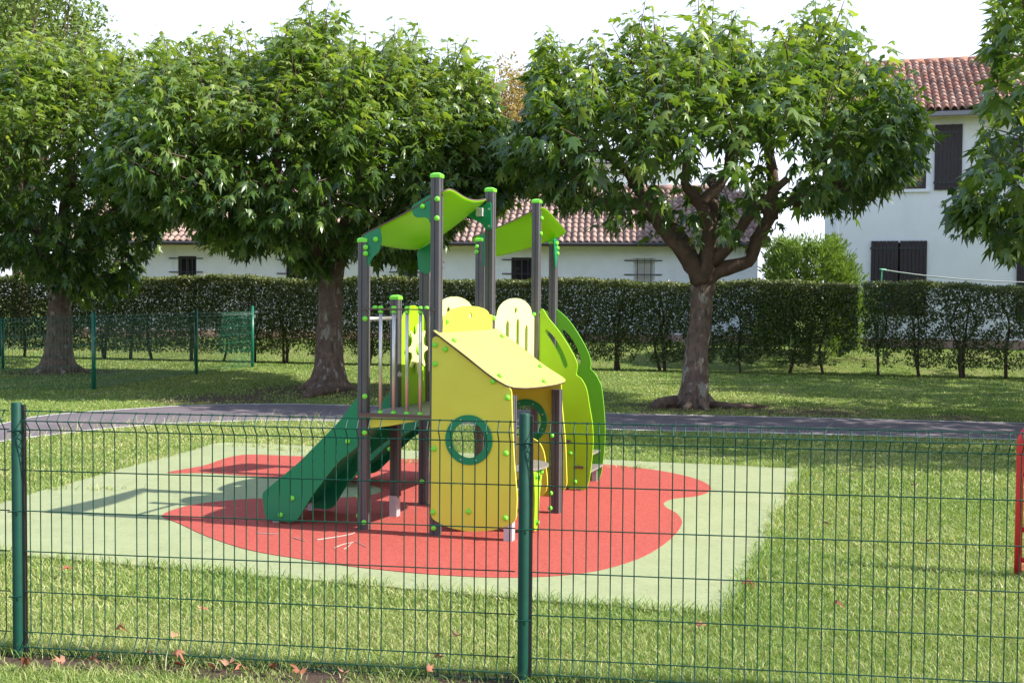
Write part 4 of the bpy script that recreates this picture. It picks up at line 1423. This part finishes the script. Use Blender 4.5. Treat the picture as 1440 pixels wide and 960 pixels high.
me = flat_mesh('panel', [fillet([(0.09, 0.34), (1.32, 0.34), (1.32, 0.62), (0.09, 0.62)], 0.03)], 0.012)
me.transform(Matrix(((1, 0, 0, 0), (0, 0, -1, 0), (0, 1, 0, 0), (0, 0, 0, 1))))
me.materials.clear()
link('panel', me, 'red_tube', rf_)

# ------------------------------------------------------------------ the play tower
PO = np.array([-1.123, 8.947, 0.0])
PA = rad(-18.489)
PU = np.array([math.cos(PA), math.sin(PA), 0]); PW = np.array([-math.sin(PA), math.cos(PA), 0])
g = 0.5915
pt = empty('play_tower', (PO[0], PO[1], 0.018), PA)
tag(pt, 'yellow and green toddler play tower with slides, canopies and porthole house on red rubber', 'play tower')
def LH(x, y, axis, val):                       # pixel -> tower coordinates on a plane of the tower
    n_ = {'a': PU, 'b': PW}[axis]
    d = ray(x, y)
    t = ((PO @ n_) + val - CP @ n_) / (d @ n_)
    w_ = CP + d * t - PO
    return np.array([w_ @ PU, w_ @ PW, w_[2] - 0.018])

bolt_me = None
def bolt(parent, pos, axis):
    """domed plastic bolt cap sitting on a face; axis = outward direction"""
    global bolt_me
    if bolt_me is None:
        mb = MB()
        n, k = 14, 5
        prof_ = [(0.0195, 0.0), (0.0205, 0.004), (0.0195, 0.011), (0.0155, 0.017), (0.009, 0.0205)]
        vs = [(r_ * math.cos(2 * math.pi * j / n), r_ * math.sin(2 * math.pi * j / n), z_) for r_, z_ in prof_ for j in range(n)]
        fs = [(i * n + j, i * n + (j + 1) % n, (i + 1) * n + (j + 1) % n, (i + 1) * n + j) for i in range(k - 1) for j in range(n)]
        fs.append(tuple((k - 1) * n + j for j in range(n)))
        mb.add(vs, fs)
        bolt_me = bpy.data.meshes.new('bolt_cap')
        bolt_me.from_pydata(mb.v, [], mb.f)
        bolt_me.polygons.foreach_set('use_smooth', [True] * len(bolt_me.polygons))
        bolt_me.materials.append(M['bolt'])
    o = bpy.data.objects.new('bolt_cap', bolt_me)
    col.objects.link(o)
    o.parent = parent
    o.location = [float(c_) for c_ in pos]
    o.rotation_euler = Vector(axis).to_track_quat('Z', 'Y').to_euler()
    return o
def bolts_px(parent, pxs, axis, val, outward):
    for x, y in pxs:
        bolt(parent, LH(x, y, axis, val), outward)

HW = 0.037
def post(a, b, h, foot=None, cap=True):
    """grooved square aluminium post"""
    w_ = HW
    gsl, gd = 0.0055, 0.006
    q = []
    for k in range(4):
        ang_ = k * math.pi / 2
        c_, s_ = math.cos(ang_), math.sin(ang_)
        for x, y in ((w_, -w_ + 0.006), (w_, -gsl), (w_ - gd, -gsl), (w_ - gd, gsl), (w_, gsl), (w_, w_ - 0.006), (w_ - 0.006, w_)):
            q.append((x * c_ - y * s_, x * s_ + y * c_))
    mb = MB()
    n = len(q)
    z0 = 0.16 if foot else -0.02
    if foot is None:
        z0 = 0.0
    mb.add([(a + x, b + y, z0) for x, y in q] + [(a + x, b + y, h) for x, y in q], [(i, (i + 1) % n, n + (i + 1) % n, n + i) for i in range(n)] + [tuple(range(n - 1, -1, -1)), tuple(n + i for i in range(n))])
    o = mb.build('post', 'post', pt)
    if cap:
        mb = MB()
        w2_ = 0.0415
        zz = h
        mb.add([(a + sx * w2_, b + sy * w2_, zz - 0.012) for sx, sy in ((-1, -1), (1, -1), (1, 1), (-1, 1))] + [(a + sx * w2_, b + sy * w2_, zz + 0.014) for sx, sy in ((-1, -1), (1, -1), (1, 1), (-1, 1))]
               + [(a + sx * 0.02, b + sy * 0.02, zz + 0.026) for sx, sy in ((-1, -1), (1, -1), (1, 1), (-1, 1))],
               [(3, 2, 1, 0)] + [(i, (i + 1) % 4, 4 + (i + 1) % 4, 4 + i) for i in range(4)] + [(4 + i, 4 + (i + 1) % 4, 8 + (i + 1) % 4, 8 + i) for i in range(4)] + [(8, 9, 10, 11)])
        mb.build('post_cap', 'bolt', o, bevel=0.004)
    if foot:
        fa, fb_ = foot
        mb = MB()
        mb.box(a + fa - 0.033, a + fa + 0.033, b + fb_ - 0.006, b + fb_ + 0.006, -0.02, 0.17)
        mb.box(a - 0.03, a + 0.03, b - 0.03, b + 0.03, -0.02, 0.15)
        mb.build('foot', 'galv', o, bevel=0.002)
        fb2 = MB()
        fb2.tube([(a + fa, b + fb_ - 0.007, 0.11), (a + fa, b + fb_ - 0.015, 0.11)], 0.011, 6)
        fb2.build('foot_bolt', 'galv', o)
    return o
T1L, T1H, T2L, T2H = 2.19, 2.66, 2.31, 2.66
P1 = post(0, 0, T1L)
P2 = post(g, 0, T1H)
P3 = post(0, g, 1.76, (0.0, -0.043))
P4 = post(0, 2 * g, 2.16)
P5 = post(g, 2 * g, T1H)
P6 = post(0.07, 4 * g, T2L)
P7 = post(g + 0.035, 4 * g, T2H)
P8 = post(g + 0.025, 5 * g, T2L)
P9 = post(2 * g, 2 * g, 1.02, None, False)
P10 = post(2 * g - 0.005, 0, 1.06, (0.0, -0.043), False)
FRONT, RIGHT = (0, -1, 0), (1, 0, 0)
bolts_px(P1, [(514.6, 347.7), (514.6, 356.5), (513.6, 448), (513.3, 557), (513, 608), (512.2, 734)], 'b', -HW, FRONT)
bolts_px(P2, [(615, 280), (614.6, 307), (610, 742)], 'b', -HW, FRONT)
bolts_px(P6, [(671, 347), (670.6, 354)], 'b', 4 * g - HW, FRONT)
bolts_px(P7, [(751, 442)], 'b', 4 * g - HW, FRONT)
bolts_px(P7, [(761, 307), (760, 328.6)], 'a', g + 0.035 + HW, RIGHT)
bolts_px(P8, [(783.5, 349), (783.5, 356.5)], 'a', g + 0.025 + HW, RIGHT)
bolts_px(P9, [(776, 612), (774.4, 693), (773.7, 714)], 'b', 2 * g - HW, FRONT)
for z in (0.10, 0.25):
    bolt(P1, (-HW, 0, z), (-1, 0, 0))
bolt(P4, (0.0, 2 * g - HW, 0.2), FRONT)

# front wall of the little house with its porthole
def AZ(x, y, b): q = LH(x, y, 'b', b); return (q[0], q[2])
def BZ(x, y, a): q = LH(x, y, 'a', a); return (q[1], q[2])
bF_ = -0.052
ho = [AZ(*q, bF_) for q in [(608.5, 476), (613, 472.5), (619, 475), (694, 534), (719.5, 545.5), (721, 600), (723.5, 650), (727.5, 697), (726, 731), (716, 738), (694, 745), (660, 747), (631, 741), (606.5, 728)]]
ho = fillet(ho, 0.04, 4)
pc = AZ(660, 618, bF_)
hp = panel('house_wall', ho, [circle(pc[0], pc[1], 0.137)], 'b', bF_, 0.018, 'lemon', pt)
rg = panel('porthole_ring', circle(pc[0], pc[1], 0.182, 40), [circle(pc[0], pc[1], 0.132, 40)], 'b', bF_ - 0.0145, 0.010, 'deep', hp)
for k in range(8):
    a_ = math.pi / 8 + k * math.pi / 4
    x_, z_ = pc[0] + 0.157 * math.cos(a_), pc[1] + 0.157 * math.sin(a_)
    scr = MB()
    scr.tube([(x_, bF_ - 0.019, z_), (x_, bF_ - 0.023, z_)], 0.006, 8)
    scr.build('screw', 'steel', rg)
gl = panel('porthole_pane', circle(pc[0], pc[1], 0.134, 32), [], 'b', bF_ - 0.004, 0.004, 'lemon', hp)
gm = bpy.data.materials.new('clear_pane')
gm.use_nodes = True
_n = gm.node_tree
_tr = _n.nodes.new('ShaderNodeBsdfTransparent')
_tr.inputs[0].default_value = (0.93, 0.94, 0.93, 1)
_gl = _n.nodes.new('ShaderNodeBsdfGlossy')
_gl.inputs['Roughness'].default_value = 0.08
_mx = _n.nodes.new('ShaderNodeMixShader')
_mx.inputs[0].default_value = 0.05
_n.links.new(_tr.outputs[0], _mx.inputs[1]); _n.links.new(_gl.outputs[0], _mx.inputs[2])
_n.links.new(_mx.outputs[0], _n.nodes['Material Output'].inputs[0])
gl.data.materials.clear(); gl.data.materials.append(gm)
bolts_px(hp, [(612, 485), (626.6, 491), (612, 511.6), (693.8, 536), (713.8, 559), (610, 631), (711.6, 637), (609, 720), (659, 719), (711, 728)], 'b', bF_ - 0.009, FRONT)

# awning of the little house: a bent sheet
def awning():
    prof_ = [(0.60, 1.545), (0.70, 1.475), (0.85, 1.372), (1.0, 1.262), (1.10, 1.197), (1.20, 1.148), (1.29, 1.118), (1.36, 1.105)]
    prof_ = catmull(prof_, 3, False)
    nb = 26
    b0, b1 = -0.085, 2 * g + 0.085
    vs = []
    for i, (a_, z_) in enumerate(prof_):
        for j in range(nb + 1):
            q = j / nb
            # rounded outer corners of the sheet
            k_ = max(abs(q - 0.5) * 2 - 0.55, 0) / 0.45
            amax = np.interp(q, [0, 0.04, 0.15, 0.35, 0.6, 0.8, 0.9, 0.96, 1.0], [1.17, 1.215, 1.255, 1.285, 1.305, 1.30, 1.27, 1.22, 1.10])
            aa = 0.60 + (a_ - 0.60) * (amax - 0.60) / 0.76
            zz = np.interp(aa, [p_[0] for p_ in prof_], [p_[1] for p_ in prof_])
            vs.append((aa, b0 + (b1 - b0) * q, zz - 0.018))
    mb = MB()
    n = len(prof_)
    mb.add(vs, [(i * (nb + 1) + j, (i + 1) * (nb + 1) + j, (i + 1) * (nb + 1) + j + 1, i * (nb + 1) + j + 1) for i in range(n - 1) for j in range(nb)])
    o = mb.build('awning', 'pale_lemon', pt, True)
    s = o.modifiers.new('thickness', 'SOLIDIFY')
    s.thickness = 0.014
    s.offset = -1
    o.data.materials.append(M['edge'])
    s.material_offset_rim = 1
    return o
M['awn'] = mat('awning_sheet', (0.47, 0.535, 0.11), 0.4, 0.4, (2.0, (0.43, 0.48, 0.09), 0.7))
aw = awning()
aw.data.materials[0] = M['awn']
def awn_z(a_):
    return np.interp(a_, [0.60, 0.70, 0.85, 1.0, 1.10, 1.20, 1.29], [1.545, 1.475, 1.372, 1.262, 1.197, 1.148, 1.118]) - 0.018
for a_, b_ in ((0.72, 0.03), (0.72, 1.12), (1.08, 0.03), (1.06, 1.10), (1.24, 0.62)):
    bolt(aw, (a_, b_, awn_z(a_) + 0.004), (0.55, 0, 0.83))

# back wall of the house, curved seat board, and the inner partition
bB = 2 * g + 0.052
bo = fillet([(0.62, 0.14), (1.16, 0.12), (1.262, 0.2), (1.245, 0.6), (1.215, 0.85), (1.20, 1.105), (1.0, 1.22), (0.62, 1.45)], [0.02, 0.06, 0.06, 0.1, 0.1, 0.02, 0.02, 0.02])
bw = panel('house_wall', bo, [circle(0.905, 0.745, 0.137)], 'b', bB, 0.018, 'lemon', pt)
rg = panel('porthole_ring', circle(0.905, 0.745, 0.182, 40), [circle(0.905, 0.745, 0.132, 40)], 'b', bB - 0.0145, 0.010, 'deep', bw)
for k in range(8):
    a_ = math.pi / 8 + k * math.pi / 4
    x_, z_ = 0.905 + 0.157 * math.cos(a_), 0.745 + 0.157 * math.sin(a_)
    scr = MB()
    scr.tube([(x_, bB - 0.019, z_), (x_, bB - 0.023, z_)], 0.006, 8)
    scr.build('screw', 'steel', rg)
panel('seat_board', catmull([(0.72, 0.16), (1.1, 0.16), (1.12, 0.42), (1.07, 0.58), (0.94, 0.635), (0.8, 0.60), (0.71, 0.42)], 5), [], 'b', 2 * g - 0.10, 0.018, 'lemon', pt)
# counter boards and their leg
def halfdisc(a0, b0, ra, rb):
    return [(a0, b0 - rb)] + [(a0 + ra * math.sin(t_), b0 - rb * math.cos(t_)) for t_ in np.linspace(0, math.pi, 20)] + [(a0, b0 + rb)]
panel('counter', fillet(halfdisc(1.10, 0.44, 0.22, 0.30), 0.01), [], 'z', 0.485, 0.016, 'deck', pt)
panel('shelf', fillet(halfdisc(1.02, 0.46, 0.24, 0.30), 0.01), [], 'z', 0.335, 0.016, 'deck', pt)
lg = panel('counter_leg', fillet([(0.26, 0.475), (0.49, 0.475), (0.455, 0.40), (0.40, 0.25), (0.37, 0.02), (0.275, 0.02), (0.29, 0.25)], 0.03), [circle(0.40, 0.40, 0.022, 12, 1.4)], 'a', 1.27, 0.018, 'lime', pt)
for b_, z_ in ((0.31, 0.43), (0.43, 0.45), (0.33, 0.08)):
    bolt(lg, (1.279, b_, z_), RIGHT)

# arched upper walls
def arch(b0, b1, z0, zs, zc):
    pts = [(b0, z0), (b1, z0), (b1, zs)]
    m_ = (b0 + b1) / 2
    h_ = (b1 - b0) / 2
    pts += [(m_ + h_ * 0.86 * math.cos(t_), zs + (zc - zs) * math.sin(t_) ** 0.9) for t_ in np.linspace(0.06, math.pi - 0.06, 22)]
    pts += [(b0, zs)]
    return pts
def drop(b_, z_):
    return [(b_ + x * 2.2, z_ + y * 0.8) for x, y in ((-0.006, 0.05), (0.02, 0.015), (0.018, -0.02), (0, -0.035), (-0.02, -0.015), (-0.02, 0.02))]
w1_ = panel('side_wall', arch(0.05, 2 * g - 0.045, 0.92, 1.625, 1.70), [drop(0.63, 1.62)], 'a', g + 0.03, 0.016, 'lemon', pt)
for b_, z_ in ((0.11, 1.59), (2 * g - 0.02, 1.60)):
    bolt(w1_, (g + 0.038, b_, z_), RIGHT)
w2_ = panel('side_wall', arch(2 * g + 0.045, 4 * g - 0.03, 0.92, 1.60, 1.765), [drop(3 * g + 0.02, 1.655), slot(2.64 * g, 1.05, 2.64 * g, 1.53, 0.046), slot(3.12 * g, 1.05, 3.12 * g, 1.54, 0.046), slot(3.55 * g, 1.05, 3.55 * g, 1.48, 0.046)], 'a', g + 0.022, 0.016, 'pale_lemon', pt)
w3_ = panel('side_wall', arch(2 * g + 0.045, 4 * g - 0.03, 0.92, 1.60, 1.775), [drop(2.75 * g, 1.655)], 'a', 0.04, 0.016, 'pale_lemon', pt)
panel('side_wall', arch(0.09, 0.62, 0.92, 1.60, 1.68), [], 'b', 5 * g, 0.016, 'lime', pt)
bolts_px(w2_, [(759, 439)], 'a', g + 0.035 + HW, RIGHT)

# wheel panel with a ship's wheel
wp = panel('wheel_panel', fillet([(g + 0.04, 0.88), (2 * g - 0.04, 0.88), (2 * g - 0.04, 1.60), (1.5 * g + 0.06, 1.70), (1.5 * g - 0.06, 1.70), (g + 0.04, 1.60)], [0.01, 0.01, 0.1, 0.12, 0.12, 0.1]), [], 'a', 0.02, 0.016, 'lime', pt)
wl = []
for k in range(8):
    for da, r_ in ((-0.13, 0.13), (-0.10, 0.205), (0.10, 0.205), (0.13, 0.13)):
        a_ = k * math.pi / 4 + da * (0.5 if r_ > 0.2 else 1.6)
        wl.append((1.53 * g + r_ * math.cos(a_), 1.34 + r_ * math.sin(a_)))
wl_o = panel('ship_wheel', fillet(wl, 0.012, 3), [], 'a', 0.055, 0.014, 'pale_lemon', wp)
hb = MB()
hb.tube([(0.03, 1.53 * g, 1.34), (0.066, 1.53 * g, 1.34), (0.074, 1.53 * g, 1.34)], [0.05, 0.05, 0.035], 18)
hb.build('hub', 'lime', wl_o, True)

# deck, its beams and the barred barrier
mb = MB()
mb.box(-0.01, g + 0.01, -0.05, 2 * g + 0.02, 0.862, 0.885)
mb.build('deck', 'deck', pt, bevel=0.003)
mb = MB()
mb.box(0.03, g + 0.02, 2 * g + 0.022, 5 * g + 0.02, 0.862, 0.885)
mb.build('deck', 'deck', pt, bevel=0.003)
mb = MB()
mb.box(-0.02, g + 0.005, -0.058, -0.051, 0.872, 0.895)
mb.build('deck_edge', 'edge', pt)
panel('apron', fillet([(0.05, 0.858), (0.50, 0.858), (0.22, 0.80), (0.05, 0.775)], 0.01), [], 'b', 0.01, 0.016, 'lemon', pt)
br = empty('barrier', (0, 0, 0)); br.parent = pt
mb = MB()
mb.box(-0.01, g + 0.0, -0.052, -0.02, 1.672, 1.682)
bo_ = mb.build('rail', 'edge', br)
for k in range(4):
    a_ = 0.155 + k * 0.108
    mb = MB()
    mb.tube([(a_, -0.036, 0.89), (a_, -0.036, 1.69)], 0.0135, 12)
    mb.build('bar', 'steel', br, True)
    for z_, dr in ((1.683, (0, 0, 1)), (1.650, (0, 0, 1)), (0.896, (0, 0, 1))):
        o_ = bolt(br, (a_, -0.036, z_), dr)
for a_ in (0.11, 0.53):
    bolt(br, (a_, -0.036, 1.683), (0, 0, 1))
mb = MB()
mb.tube([(0.0, 0.02, 1.60), (0.0, g - 0.03, 1.60)], 0.016, 10)
mb.build('grab_bar', 'steel', pt, True)

# slides
def slide(b0, b1, up, lo, name='slide'):
    s = empty(name, (0, 0, 0)); s.parent = pt
    for b_ in (b0, b1):
        out = fillet(up + lo, [0.01] * (len(up) + len(lo)) if False else 0.05, 4)
        panel('slide_side', out, [], 'b', b_, 0.018, 'deep', s)
    mb = MB()
    ch = [(0.5 * u_[0] + 0.5 * l_[0], 0.35 * u_[1] + 0.65 * l_[1]) for u_, l_ in zip(up, lo[::-1])]
    ch = catmull(ch, 4, False)
    vs = []
    for a_, z_ in ch:
        vs += [(a_, b0 + 0.01, z_), (a_, b1 - 0.01, z_), (a_, b1 - 0.01, z_ - 0.016), (a_, b0 + 0.01, z_ - 0.016)]
    mb.add(vs, [f_ for i in range(len(ch) - 1) for f_ in ((4 * i, 4 * i + 4, 4 * i + 5, 4 * i + 1), (4 * i + 2, 4 * i + 6, 4 * i + 7, 4 * i + 3))])
    mb.build('chute', 'deep', s, True)
    return s
upS = [(-0.01, 1.045), (-0.19, 0.82), (-0.53, 0.492), (-0.82, 0.262), (-0.862, 0.225)]
loS = [(-0.83, 0.02), (-0.565, 0.02), (-0.422, 0.24), (-0.21, 0.50), (-0.01, 0.655)]
s1_ = slide(-0.02, g - 0.01, upS, loS)
bolts_px(s1_, [(411.5, 700), (395, 723.5), (489.5, 620)], 'b', -0.029, FRONT)
for b_ in (-0.008, g - 0.03):
    fm = MB()
    fm.box(-0.78, -0.73, b_, b_ + 0.016, -0.02, 0.08)
    fm.build('slide_foot', 'galv', s1_)
upL = [(0.02, 1.05), (-0.2, 0.93), (-0.6, 0.62), (-1.0, 0.36), (-1.28, 0.22)]
loL = [(-1.22, 0.02), (-0.98, 0.06), (-0.6, 0.42), (-0.2, 0.66), (0.02, 0.74)]
s2_ = slide(3 * g, 4 * g - 0.04, upL, loL)
bolts_px(s2_, [(548, 631)], 'b', 3 * g - 0.009, FRONT)

# ladder with two lime side panels
def lad(pts, slot_, b_, m_):
    h_ = []
    if slot_:
        h_ = [slot_]
    return panel('ladder_side', catmull(pts, 5), h_, 'b', b_, 0.018, m_, pt)
LN = [AZ(*q, 4 * g - 0.01) for q in [(760, 438), (772, 448), (788, 468), (803, 492), (811.5, 510), (811.5, 519), (811, 527), (818, 533), (825, 547), (829, 570), (833.6, 600), (833.5, 635), (826, 684), (812, 686), (799, 684), (794, 649), (787, 607), (775, 600), (757, 600), (757, 520)]]
sN = catmull([AZ(*q, 4 * g - 0.01) for q in [(769, 463), (780, 474), (791, 492), (798.5, 511), (797, 516.5), (793, 516), (786, 498), (776, 480), (768, 467.5)]], 4)
l1 = lad(LN, sN, 4 * g - 0.01, 'lime')
LF = [AZ(*q, 5 * g) for q in [(775, 431.5), (782, 434), (800, 450), (818, 477), (828, 497), (831, 510), (830.5, 518), (836, 524), (842.5, 535), (847, 550), (851, 600), (848.6, 645), (842, 674), (828, 672), (815, 640), (790, 600), (776, 560), (773, 480)]]
sF = catmull([AZ(*q, 5 * g) for q in [(790, 462), (800, 470), (811, 487), (818, 506), (816.5, 512), (812, 509), (803, 489), (794, 474)]], 4)
l2 = lad(LF, sF, 5 * g, 'apple')
bolts_px(l1, [(802.5, 637), (809, 677)], 'b', 4 * g - 0.019, FRONT)
for k, (a_, z_) in enumerate(((0.80, 0.66), (0.90, 0.48), (1.02, 0.30), (1.05, 0.16))):
    panel('step', fillet([(a_ - 0.10, 4 * g), (a_ + 0.09, 4 * g), (a_ + 0.09, 5 * g - 0.01), (a_ - 0.10, 5 * g - 0.01)], 0.02), [], 'z', z_, 0.018, 'deck', pt)
for x, y in ((796, 620), (814, 656.5)):
    a_, z_ = AZ(x, y, 4 * g - 0.03)
    mb = MB()
    mb.box(a_ - 0.045, a_ + 0.045, 4 * g - 0.034, 4 * g - 0.0195, z_ - 0.011, z_ + 0.011)
    mb.build('step_tenon', 'edge', l1, bevel=0.002)
for b_, z_, o_ in ((4 * g, 0.06, l1), (5 * g - 0.03, 0.14, l2)):
    fm = MB()
    fm.box(1.03, 1.08, b_, b_ + 0.02, -0.02, z_)
    fm.build('ladder_foot', 'galv', o_)

# canopies
def canopy(c00, c10, c11, c01, sag, bulge, name='canopy'):
    n = 22
    vs = []
    c00, c10, c11, c01 = (np.array(q) for q in (c00, c10, c11, c01))
    for i in range(n + 1):
        for j in range(n + 1):
            s_, t_ = i / n, j / n
            # rounded corners
            q = (1 - s_) * (1 - t_) * c00 + s_ * (1 - t_) * c10 + s_ * t_ * c11 + (1 - s_) * t_ * c01
            k_ = (abs(2 * s_ - 1) * abs(2 * t_ - 1)) ** 8
            ctr = (c00 + c10 + c11 + c01) / 4
            q = q + (ctr - q) * 0.07 * k_
            q[2] -= sag * math.sin(math.pi * t_) * (0.35 + 0.65 * s_)
            q[2] -= bulge * math.sin(math.pi * s_)
            vs.append(q)
    mb = MB()
    mb.add(vs, [(i * (n + 1) + j, (i + 1) * (n + 1) + j, (i + 1) * (n + 1) + j + 1, i * (n + 1) + j + 1) for i in range(n) for j in range(n)])
    o = mb.build(name, 'canopy', pt, True)
    s = o.modifiers.new('thickness', 'SOLIDIFY')
    s.thickness = 0.012
    s.offset = 1
    o.data.materials.append(M['edge'])
    s.material_offset_rim = 1
    return o
c1 = canopy((-0.055, -0.028, 2.205), (0.71, -0.028, 2.575), (0.575, 2 * g + 0.03, 2.60), (-0.07, 2 * g + 0.08, 2.17), 0.055, 0.012)
c2 = canopy((-0.03, 4 * g - 0.025, 2.325), (0.70, 4 * g - 0.025, 2.625), (0.76, 5 * g + 0.02, 2.40), (-0.03, 5 * g + 0.05, 2.17), 0.0, 0.02)
# plate brackets carrying the sheets
def bracket(pts, axis, val, pxb=(), out=FRONT):
    o = panel('bracket', fillet(pts, 0.03), [], axis, val, 0.012, 'deep', pt)
    for q in pxb:
        bolt(o, q, out)
    return o
bracket([(0.037, 1.98), (0.075, 2.06), (0.135, 2.11), (0.155, 2.20), (0.14, 2.295), (0.0, 2.225), (0.037, 2.10)], 'b', -0.02, [(0.11, -0.027, 2.20)])
bracket([(g - 0.037, 2.30), (g - 0.06, 2.36), (g - 0.17, 2.36), (g - 0.20, 2.44), (g - 0.037, 2.53)], 'b', -0.02, [(g - 0.10, -0.027, 2.44)])
bracket([(0.037, 1.96), (0.10, 2.02), (0.12, 2.16), (0.10, 2.24), (0.0, 2.185), (-0.05, 2.16), (-0.037, 2.0)], 'b', 2 * g - 0.045)
b5 = bracket([AZ(*q, 2 * g - 0.05) for q in ((690.5, 283), (691, 323), (683.5, 323), (679, 315), (657, 304), (671, 294))], 'b', 2 * g - 0.05)
mb = MB()
_ca, _cz = AZ(674.5, 298.5, 2 * g - 0.07)
mb.box(_ca - 0.03, _ca + 0.03, 2 * g - 0.085, 2 * g - 0.0565, _cz - 0.035, _cz + 0.035)
mb.build('clamp', 'galv', b5, bevel=0.004)
for _px in ((687.5, 294), (687.5, 318)):
    _sa, _sz = AZ(*_px, 2 * g - 0.058)
    mb = MB()
    mb.tube([(_sa, 2 * g - 0.0565, _sz), (_sa, 2 * g - 0.063, _sz)], 0.010, 8)
    mb.build('screw', 'steel', b5)
bracket([(0.107, 2.05), (0.16, 2.12), (0.20, 2.26), (0.17, 2.395), (0.07, 2.35), (0.107, 2.2)], 'b', 4 * g - 0.02)
bracket([(5 * g - 0.05, 2.05), (5 * g - 0.09, 2.2), (5 * g - 0.12, 2.34), (5 * g - 0.02, 2.36), (5 * g + 0.01, 2.2)], 'a', g + 0.06, [(g + 0.067, 5 * g - 0.06, 2.30)], RIGHT)

# ------------------------------------------------------------------ small things on the ground
def dry_leaf(px, sz, lift, label, group='dry leaves in the grass'):
    q = G(*px)
    P_ = np.array([[0, 0, 0.0]])
    a_ = rng.uniform(0, 6.28)
    tv = PL_V.copy()
    tv[:, 2] += 1.1 * tv[:, 0] ** 2 + 0.22 * np.sin(tv[:, 1] * 4 + a_) + rng.normal(0, 0.10, len(tv))
    tv[:, 0] *= rng.uniform(0.5, 0.9)
    v_, f_ = scatter(P_, np.array([[math.cos(a_), math.sin(a_), rng.uniform(-0.1, 0.35)]]), np.array([[rng.normal(0, 0.4), -0.4 + rng.normal(0, 0.3), 1]]), np.array([sz]), tv, PL_F)
    v_[:, 2] -= v_[:, 2].min()
    o = link('dry_leaf', np_mesh('dry_leaf', v_, f_, np.full(len(f_), rng.random())), 'dryleaf')
    o.location = (q[0], q[1], lift)
    tag(o, label, 'leaf', group)
fence_leaf = 'curled reddish brown dry leaf lying at the foot of the foreground wire fence'
lawn_leaf = 'small brown dry leaf lying on the sunny lawn'
for px, s_ in (((38, 946), 0.07), ((92, 944), 0.06), ((130, 938), 0.06), ((245, 938), 0.075), ((262, 944), 0.06), ((296, 949), 0.06), ((330, 946), 0.075), ((345, 952), 0.08), ((385, 955), 0.065), ((430, 957), 0.07), ((205, 934), 0.05), ((600, 958), 0.06), ((490, 958), 0.05)):
    dry_leaf(px, s_, 0.035, fence_leaf, 'dry leaves along the foreground fence')
for px, s_ in (((103, 812), 0.07), ((166, 898), 0.06), ((241, 911), 0.055), ((292, 868), 0.05), ((647, 910), 0.065), ((622, 936), 0.06), ((1310, 772), 0.06), ((1155, 745), 0.05), ((1290, 690), 0.06), ((980, 893), 0.05), ((1172, 865), 0.055)):
    dry_leaf(px, s_, 0.045, lawn_leaf)
for px, lab in (((1044, 832), 'reddish dry leaf lying on the near right corner of the pale rubber'),):
    dry_leaf(px, 0.08, 0.016, lab, 'dry leaf on the rubber surface')
def twig(pxs, r_, label):
    o = G(*pxs[0], 0.018 + r_)
    mb = MB()
    pts = [G(*q, 0.018 + r_) - o for q in pxs]
    pts = [np.array(q) for q in catmull(pts, 3, False)]
    mb.tube(pts, list(np.linspace(r_, r_ * 0.5, len(pts))), 6)
    ob = mb.build('twig', 'twig')
    ob.location = o
    tag(ob, label, 'twig', 'twigs on the red rubber')
twig([(446, 758.5), (470, 755), (492, 751), (499, 748)], 0.006, 'long pale twig lying on the red rubber below the slide post')
twig([(470, 770), (482, 765), (497, 762)], 0.005, 'short forked pale twig lying nearest the fence on the red rubber')
twig([(362, 749), (378, 750), (392, 750)], 0.0045, 'thin straight pale twig lying left of the slide end on the red rubber')
twig([(413, 755), (420, 758), (430, 760)], 0.004, 'tiny dark bent twig lying below the slide end on the red rubber')
twig([(483, 772), (490, 768), (498, 761), (516, 769)], 0.004, 'thin crooked pale twig lying across the red rubber')

print('verts', sum(len(o.data.vertices) for o in sc.objects if o.type == 'MESH'))
